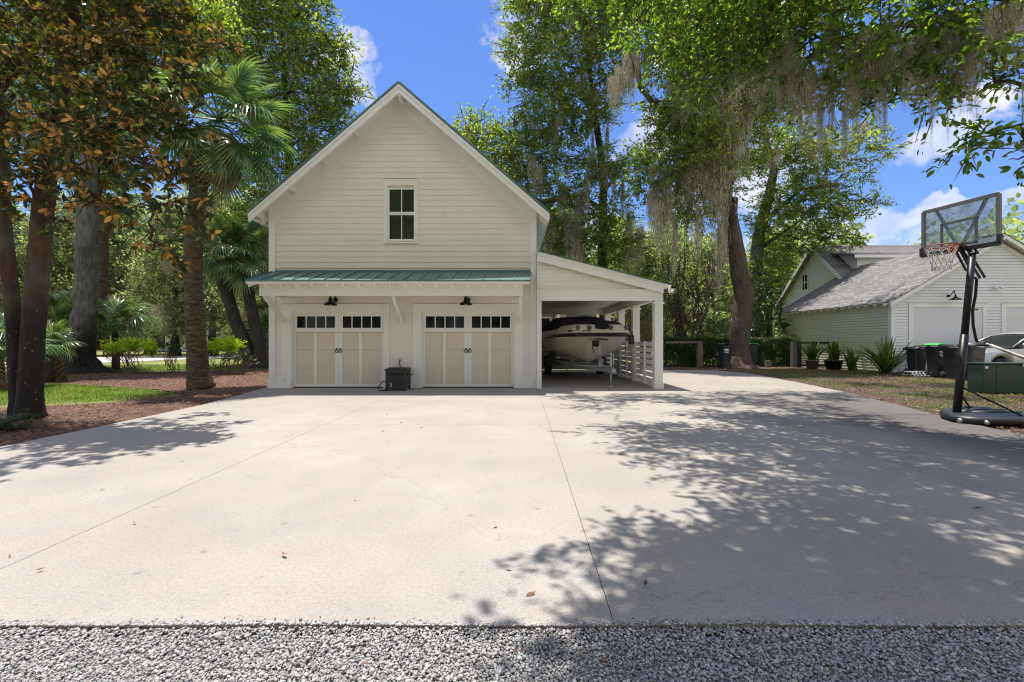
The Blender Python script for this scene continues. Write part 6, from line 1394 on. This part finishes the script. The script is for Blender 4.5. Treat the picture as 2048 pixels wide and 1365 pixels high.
for (px, py, Y, s, lab) in ((105, 665, 20.5, .95, 'dark green palmetto between the magnolia trunks and the flared oak'), (232, 650, 21.5, 1.0, 'spiky palmetto just right of the flared oak trunk'), (-5, 690, 13, .8, 'palmetto fans at the far left edge of the picture'), (98, 690, 15.5, .55, 'small pale palmetto low beside the magnolia trunk'), (135, 640, 22, 1.1, 'tall palmetto behind the flared oak trunk'), (545, 680, 25, 1.2, 'palmetto fans tucked behind the two curved palms'), (1597, 668, 27, .8, 'small palmetto showing over the hedge by the neighbour garage wall')):
    p = at(px, py, Y); palm('palmetto', (p.x, p.y, 0), [((p.x, p.y, -.05), .16), ((p.x, p.y, max(.1, p.z - .3)), .14)], p, lab, nf=15, size=s, pet=.62 * s, ndead=2, low=-10, barkm=M['bark_dark'], cat='palmetto')

# --- flared old oak at the back of the mulch bed
fo = gr(158, 745)
clF = cl([(180, 250, 20, 1.6), (120, 300, 21, 1.6), (240, 200, 20, 1.8), (300, 120, 21, 2), (80, 200, 21, 2), (180, 60, 21, 2.2), (350, 30, 21, 1.8), (40, 80, 22, 2.2), (260, -40, 21, 2.3), (100, -80, 21, 2.3), (420, 60, 22, 1.4), (230, 330, 21, 1.1)])
make_tree('live_oak', fo, [((fo.x, fo.y, -.05), .86), (at(156, 715, 19.6), .62), (at(165, 670, 19.6), .46), (at(172, 600, 19.6), .40), (at(174, 500, 19.6), .38), (at(176, 400, 19.6), .36), (at(180, 300, 19.6), .30), (at(190, 180, 19.8), .22), (at(200, 60, 20), .14)], clF, M['oak_leaf'], M['bark_grey'],
    'old oak with pale grey bark and wide flared dark base behind the mulch bed', dens=50, leaf=.15, per=26, wr=.6, moss=16, mossL=(.8, 2))
# --- tall tree behind the garage, left side
clT = cl([(480, 40, 27, 2), (560, 30, 26.5, 2.1), (620, 90, 26, 1.7), (520, 130, 27, 2), (600, 180, 26, 1.8), (665, 190, 26, 1.5), (700, 185, 26, .9), (540, 250, 27, 1.8), (620, 270, 26, 1.7), (680, 250, 26, 1.0), (480, 200, 27, 1.6), (570, 340, 26.5, 1.5), (500, 350, 27, 1.4), (620, 340, 26, 1.1), (450, 100, 27, 1.5), (660, 110, 26, 1.1), (560, -70, 26.5, 2.2), (470, -60, 27, 2.0), (540, 420, 27, 1.2), (470, 440, 27, 1.1), (690, 90, 26, .6), (630, 20, 26, 1.0)])
make_tree('sweetgum_tree', Vector((-12.6, 27.5, 0)), [((-12.6, 27.5, -.05), .38), ((-12.6, 27.4, 4), .30), (at(585, 420, 27), .26), (at(575, 300, 26.8), .2), (at(570, 150, 26.6), .14), (at(560, 20, 26.5), .08)], clT, M['oak_leaf'], M['bark_dark'],
    'tall leafy green tree rising behind the left slope of the garage roof', dens=36, leaf=.16, per=28, wr=.6, sub=.36, moss=10, mossL=(.8, 1.6))

# --- woodland trees: three built once, then copied
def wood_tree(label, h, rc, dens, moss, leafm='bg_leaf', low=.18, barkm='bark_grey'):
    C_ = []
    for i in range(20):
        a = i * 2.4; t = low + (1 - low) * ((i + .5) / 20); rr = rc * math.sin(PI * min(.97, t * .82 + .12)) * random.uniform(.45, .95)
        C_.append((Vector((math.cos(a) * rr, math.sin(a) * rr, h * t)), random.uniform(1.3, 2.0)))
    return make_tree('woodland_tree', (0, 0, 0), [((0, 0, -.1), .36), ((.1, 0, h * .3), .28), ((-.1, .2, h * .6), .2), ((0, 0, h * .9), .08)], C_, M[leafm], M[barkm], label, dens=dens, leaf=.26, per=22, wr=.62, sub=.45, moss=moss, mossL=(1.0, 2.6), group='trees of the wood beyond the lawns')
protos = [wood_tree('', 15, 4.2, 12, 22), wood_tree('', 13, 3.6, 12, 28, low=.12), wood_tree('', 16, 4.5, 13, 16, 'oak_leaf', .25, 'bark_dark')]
spots = [(-20, 600, 42, 0, 'pale mossy woodland tree at the far left edge behind the magnolia trunks'), (70, 600, 44, 1, 'woodland tree showing between the two magnolia stems'), (130, 600, 43, 1, 'mossy woodland tree just left of the flared oak'), (235, 600, 45, 0, 'mossy woodland tree just right of the flared oak'), (300, 600, 48, 1, 'far woodland tree above the yellow green azalea'), (350, 600, 42, 1, 'mossy woodland tree left of the tall palm trunk'), (425, 600, 43, 0, 'woodland tree just right of the tall palm trunk'), (470, 600, 50, 2, 'far woodland tree between the palm trunk and the curved palms'), (530, 600, 40, 1, 'woodland tree behind the curved palms by the garage corner'),
         (1120, 600, 40, 2, 'woodland tree behind the carport roof above the boat'), (1290, 600, 38, 1, 'woodland tree behind the right end of the carport'), (1340, 600, 46, 0, 'woodland tree behind the multi stemmed crape myrtle'), (1420, 600, 42, 1, 'mossy woodland tree left of the leaning oak trunk'), (1540, 600, 46, 2, 'woodland tree behind the glossy evergreen shrub'), (1600, 600, 60, 0, 'woodland tree behind the neighbour house gable'), (1050, 600, 44, 0, 'woodland tree behind the right slope of the garage roof'), (1240, 600, 48, 2, 'far woodland tree behind the slim dark oak trunk'), (960, 600, 46, 1, 'woodland tree peeking over the garage roof')]
spots += [(-6, -600, -14, 2, 'tree across the gravel lane behind the viewpoint, seen in the window panes'), (-1, 0, -17, 1, 'second tree across the lane behind the viewpoint, seen in the window panes'), (5, 0, -15, 2, 'third tree across the lane behind the viewpoint, seen in the window panes'), (-13, 0, -16, 1, 'tree behind the viewpoint on the left across the lane'), (12, 0, -18, 2, 'tree behind the viewpoint on the right across the lane')]
spots += [(2, 0, -13, 0, 'leafy tree directly behind the viewpoint across the lane'), (-9, 0, -13, 0, 'leafy tree behind the viewpoint left of centre'), (8, 0, -22, 1, 'far tree behind the viewpoint right of centre')]
used = set()
for px, py, Y, k_, lab in spots:
    o = protos[k_] if k_ not in used else copy_tree(protos[k_]); used.add(k_)
    o.location = ((px - 1024) / F * Y, Y, 0) if Y > 0 else (px, Y, 0); o.rotation_euler.z = random.uniform(0, 6.28); s = random.uniform(.82, .98); o.scale = (s, s, s * (.72 if px > 940 and px < 1100 else 1.18 if 0 <= px + 20 < 560 else .9)); o['label'] = lab
# far wood as one mass
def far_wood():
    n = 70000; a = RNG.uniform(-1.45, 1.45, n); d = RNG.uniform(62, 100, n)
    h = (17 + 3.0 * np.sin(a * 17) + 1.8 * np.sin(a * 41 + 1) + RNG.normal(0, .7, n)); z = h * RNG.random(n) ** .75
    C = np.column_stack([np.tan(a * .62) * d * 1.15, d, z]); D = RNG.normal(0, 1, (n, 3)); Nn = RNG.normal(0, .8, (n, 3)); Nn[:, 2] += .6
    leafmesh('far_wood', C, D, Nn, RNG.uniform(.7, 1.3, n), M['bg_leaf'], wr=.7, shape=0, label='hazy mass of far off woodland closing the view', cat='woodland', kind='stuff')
far_wood()

# --- shrubs
def shrub(name, base, stems, tops, label, leafm, cat='shrub', dens=220, leaf=.05, sub=.07, per=16, group=None, barkm='twig', shape=0, sr=.014, wr=.5):
    o = empty(name, base, label, cat, group); b = MB(); base = Vector(base)
    for i in range(stems):
        c, r = random.choice(tops); e = Vector(c) + Vector(unit(1)[0]) * r * .6; s0 = base + Vector((random.gauss(0, .12), random.gauss(0, .10), -.03))
        s0.x += (e.x - base.x) * .25; P = wiggle(s0, e, 6, .14); b.tube(P, [sr * (1 - .1 * k_) for k_ in range(7)], 5, cap=False)
        for _ in range(3):
            k_ = random.randint(2, 5); e2 = Vector(c) + Vector(unit(1)[0]) * r; b.tube(wiggle(P[k_], e2, 4, .12), [sr * .6, sr * .5, sr * .4, sr * .3, sr * .25], 4, cap=False)
    b.build('stems', M[barkm], o, recalc=False)
    C, D, Nn, L, tw = clump_leaves(tops, dens, sub, per, leaf, .6); leafmesh('foliage', C, D, Nn, L, leafm, o, wr=wr, shape=shape); return o
def azalea(px, Y, w, label, z0=.95, z1=1.5, base_y=None, leafm='azalea_leaf', dens=420):
    x = (px - 1024) / F * Y; tops = []
    k_ = max(3, int(w / .32))
    for i in range(k_ * 2): u = random.uniform(-.5, .5); tops.append((Vector((x + u * w, Y + random.uniform(-.35, .35), z1 - .22 - .30 * (2*u) ** 2 * .8 + random.uniform(-.12, .05))), random.uniform(.20, .30)))
    shrub('azalea', (x, Y, 0), int(9 + w * 6), tops, label, M[leafm], dens=dens, leaf=.085, sub=.07)
azalea(268, 19.3, 1.9, 'yellow green topped azalea with bare stems right of the flared oak')
azalea(350, 19.6, .8, 'thin dull green azalea just left of the tall palm trunk', leafm='hedge_leaf', z1=1.35, dens=90)
azalea(442, 19.4, 1.7, 'yellow green topped azalea right of the tall palm trunk')
azalea(478, 18.6, .9, 'low dull azalea in front of the curved palms', leafm='hedge_leaf', z1=1.1, dens=80)
# fern at the foot of the magnolia
fp = gr(14, 856); fe = empty('fern', fp, 'dark green fern clump at the foot of the magnolia', 'fern'); Cc, Dd, Ll, Nn = [], [], [], []
for i in range(46):
    az = random.uniform(0, 2*PI); L = random.uniform(.3, .55); P0 = np.array([fp.x + random.gauss(0, .14), fp.y + random.gauss(0, .12), -.03])
    for j in range(22):
        t = j / 22; p = P0 + np.array([math.cos(az) * L * t, math.sin(az) * L * t, L * (1.5 * t - 1.15 * t * t)])
        for s in (-1, 1): Cc.append(p); Dd.append([-math.sin(az) * s + .4 * math.cos(az), math.cos(az) * s + .4 * math.sin(az), .05]); Ll.append(.085 * (1 - t) + .012); Nn.append([0, 0, 1])
leafmesh('fronds', np.array(Cc), np.array(Dd), np.array(Nn, float), np.array(Ll), M['strap_leaf'], fe, wr=.34, shape=0)

# --- hedge, crape myrtle, evergreen
def hedge(x0, x1, y, h, d, label):
    o = empty('hedge', ((x0 + x1) / 2, y, 0), label, 'hedge'); n = int((x1 - x0) * 9500)
    u = RNG.random((n, 3)); f = RNG.random(n)
    X = x0 + u[:, 0] * (x1 - x0); Yv = y + (np.where(f < .6, RNG.beta(1, 5, n), u[:, 1]) - .5) * d; Z = np.where(f > .75, h - RNG.beta(1, 6, n) * .4, u[:, 2] * h)
    Z = Z + .05 * np.sin(X * 3.1) + .04 * np.sin(X * 7.7) ; Yv += .06 * np.sin(X * 4 + Z * 5)
    D = RNG.normal(0, 1, (n, 3)); Nn = RNG.normal(0, .6, (n, 3)) + np.array([[0, -.6, .8]])
    leafmesh('foliage', np.column_stack([X, Yv, Z]), D, Nn, RNG.uniform(.045, .085, n), M['hedge_leaf'], o, wr=.55, shape=0)
    b = MB()
    for i in range(int((x1 - x0) * 7)):
        x = random.uniform(x0, x1); b.tube(wiggle((x, y + random.uniform(-.2, .2), -.03), (x + random.uniform(-.3, .3), y + random.uniform(-.25, .25), h * .85), 5, .12), [.02, .018, .015, .012, .01, .006], 5, cap=False)
    b.build('stems', M['twig'], o, recalc=False)
hx = lambda px, Y: (px - 1024) / F * Y
hedge(hx(1322, 25.2), hx(1590, 25.2), 25.2, 1.52, 1.1, 'long clipped dark green hedge behind the timber rail fence')
tops = cl([(1340, 560, 27, .9), (1370, 530, 27, 1.0), (1400, 560, 27, .9), (1330, 500, 27.5, .9), (1410, 500, 27, .9), (1370, 470, 27, .9), (1350, 600, 27, .5)])
o_ = shrub('crape_myrtle', (hx(1372, 27), 27, 0), 26, tops, 'multi stemmed crape myrtle with bare brown stems behind the hedge', M['oak_leaf'], 'tree', dens=26, leaf=.10, sub=.25, per=20, sr=.045, barkm='bark_oak')
tops = cl([(1532, 610, 27, .75), (1515, 650, 27, .65), (1545, 645, 27, .45), (1525, 570, 27.3, .75), (1550, 585, 27, .45), (1520, 600, 27.3, .6), (1445, 660, 26.5, .5), (1430, 640, 26.6, .4)])
shrub('evergreen_shrub', (hx(1545, 27), 27, 0), 10, tops, 'glossy dark evergreen shrub between the leaning oak and the neighbour garage wall', M['dark_leaf'], 'shrub', dens=80, leaf=.14, sub=.14, per=16, sr=.04, barkm='bark_dark', shape=1, wr=.42)
tops = cl([(1290, 600, 24.5, .9), (1255, 620, 24.5, .7), (1310, 560, 24.5, .8), (1290, 660, 24.5, .7), (1250, 560, 25, .8)])
shrub('bamboo_clump', (hx(1290, 24.5), 24.5, 0), 16, tops, 'tall leafy shrub behind the right hand carport posts', M['oak_leaf'], 'shrub', dens=60, leaf=.10, sub=.18, per=18, sr=.03)

# --- strap leaved plants
def strap(px, pybase, Y, h, n, label, pot=None, w=.5):
    x = (px - 1024) / F * Y; o = empty('potted_plant' if pot else 'strap_leaf_plant', (x, Y, 0), label, 'plant'); z0 = 0
    if pot:
        z0 = .40; MB().lathe((x, Y, 0), [(0, .0), (pot * .72, .0), (pot * .95, .38), (pot, .38), (pot, .43), (pot * .92, .43), (pot * .88, .38), (0, .37)], 20).build('pot', M['black_plastic'] if pot > .3 else M['grey_wood'], o)
    V, Q = [], []
    for i in range(n):
        az = random.uniform(0, 2*PI); L = h * random.uniform(.6, 1.1); lean = random.uniform(.1, w); p0 = Vector((x + random.gauss(0, .07), Y + random.gauss(0, .07), z0 - .03)); pr = Vector((-math.sin(az), math.cos(az), 0)); b_ = len(V)
        for j in range(6):
            t = j / 5; p = p0 + Vector((math.cos(az) * lean * L * t ** 1.3, math.sin(az) * lean * L * t ** 1.3, L * (t - .38 * lean * t * t))); ww = .045 * math.sin(PI * min(.97, .18 + t * .8)) + .003
            V += [p - pr * ww, p + pr * ww]
            if j: Q.append((b_ + 2*j - 2, b_ + 2*j - 1, b_ + 2*j + 1, b_ + 2*j))
    raw('leaves', np.array([v[:] for v in V]), np.array(Q), M['strap_leaf'], o, np.repeat(RNG.random(n), 5))
strap(1624, 735, 22.2, 1.15, 60, 'strap leaved plant in a brown pot in front of the gate, left one', pot=.30, w=.8)
strap(1667, 736, 21.8, 1.15, 64, 'strap leaved plant in a wide black pot in front of the gate, right one', pot=.40, w=.8)
strap(1703, 738, 21.2, 1.2, 44, 'narrow strap leaved clump right of the two potted plants', w=.6)
strap(1771, 742, 19.3, 1.7, 90, 'large dark strap leaved plant against the neighbour garage side wall near the corner', w=1.1)
strap(1880, 750, 17.2, .35, 26, 'low dark weedy clump at the foot of the green lidded bin', w=1.3)
strap(1902, 752, 17.0, .30, 20, 'small dark weeds beside the basketball pole under the bins', w=1.3)
# wire basket lying by the corner
wb = MB(); bx, by = hx(1832, 18.0), 17.6
for i in range(9): wb.tube([(bx - .62 + i * .14, by - .25, .02), (bx - .60 + i * .138, by - .1, .16), (bx - .58 + i * .135, by + .2, .17), (bx - .6 + i * .138, by + .3, .03)], .009, 5, cap=False)
for j, (yy, zz) in enumerate(((-.25, .02), (-.17, .09), (-.1, .16), (.05, .168), (.2, .17), (.3, .03))): wb.tube([(bx - .66, by + yy, zz), (bx, by + yy, zz + .012), (bx + .56, by + yy, zz)], .009, 5, cap=False)
wb.build('wire_rack', M['sticker'], label='flattened white wire rack lying in the grass below the black bins', cat='wire rack')
# far house across the lawn on the left
fh = empty('far_house', (-33, 62, 0), 'pale house with dark porch far across the lawn on the left', 'house')
MB().box(hx(285, 60), hx(395, 60), 60, 68, 0, 3.4).build('wall', M['white_siding'], fh)
r = MB(); r.prism([(hx(278, 60), 59, 3.3), (hx(402, 60), 59, 3.3), (hx(402, 60), 64, 5.4), (hx(278, 60), 64, 5.4)], (0, 0, .15)); r.build('roof', M['shingle'], fh)
MB().box(hx(292, 60), hx(330, 60), 59.9, 59.97, .4, 2.6).build('window', M['glass'], fh)
MB().box(hx(345, 60), hx(365, 60), 59.9, 59.97, 1.0, 2.5).build('window', M['glass'], fh)

# terracotta pot and wire cage near the bins
tp_ = empty('terracotta_pot', (hx(1926, 16.6), 16.6, 0), 'square terracotta pot standing behind the basketball pole', 'pot')
pxx = hx(1926, 16.6); MB().prism([(pxx - .17, 16.43, 0), (pxx + .17, 16.43, 0), (pxx + .17, 16.77, 0), (pxx - .17, 16.77, 0)], (0, 0, .38)).build('body', basic('terracotta', (.30, .12, .07), .8, .15, 6, 60, .3), tp_, bevel=.01)
MB().box(pxx - .20, pxx + .20, 16.40, 16.44, .36, .43).box(pxx - .20, pxx + .20, 16.76, 16.80, .36, .43).box(pxx - .20, pxx - .16, 16.44, 16.76, .36, .43).box(pxx + .16, pxx + .20, 16.44, 16.76, .36, .43).build('rim', basic('terracotta_rim', (.33, .14, .08), .8, .15, 6, 60, .3), tp_)
wc = MB(); cx_, cy_ = hx(1812, 18.6), 18.6
for i in range(8):
    a = i * PI / 4; wc.tube([(cx_ + .26 * math.cos(a), cy_ + .26 * math.sin(a), 0), (cx_ + .28 * math.cos(a), cy_ + .28 * math.sin(a), 1.15)], .005, 4)
for z in (.15, .35, .55, .75, .95, 1.13): wc.tube([(cx_ + .275 * math.cos(a), cy_ + .275 * math.sin(a), z) for a in np.linspace(0, 2*PI, 17)], .005, 4, cap=False)
wc.build('plant_cage', M['galv'], label='thin wire plant cage standing against the garage corner beside the bins', cat='wire cage')
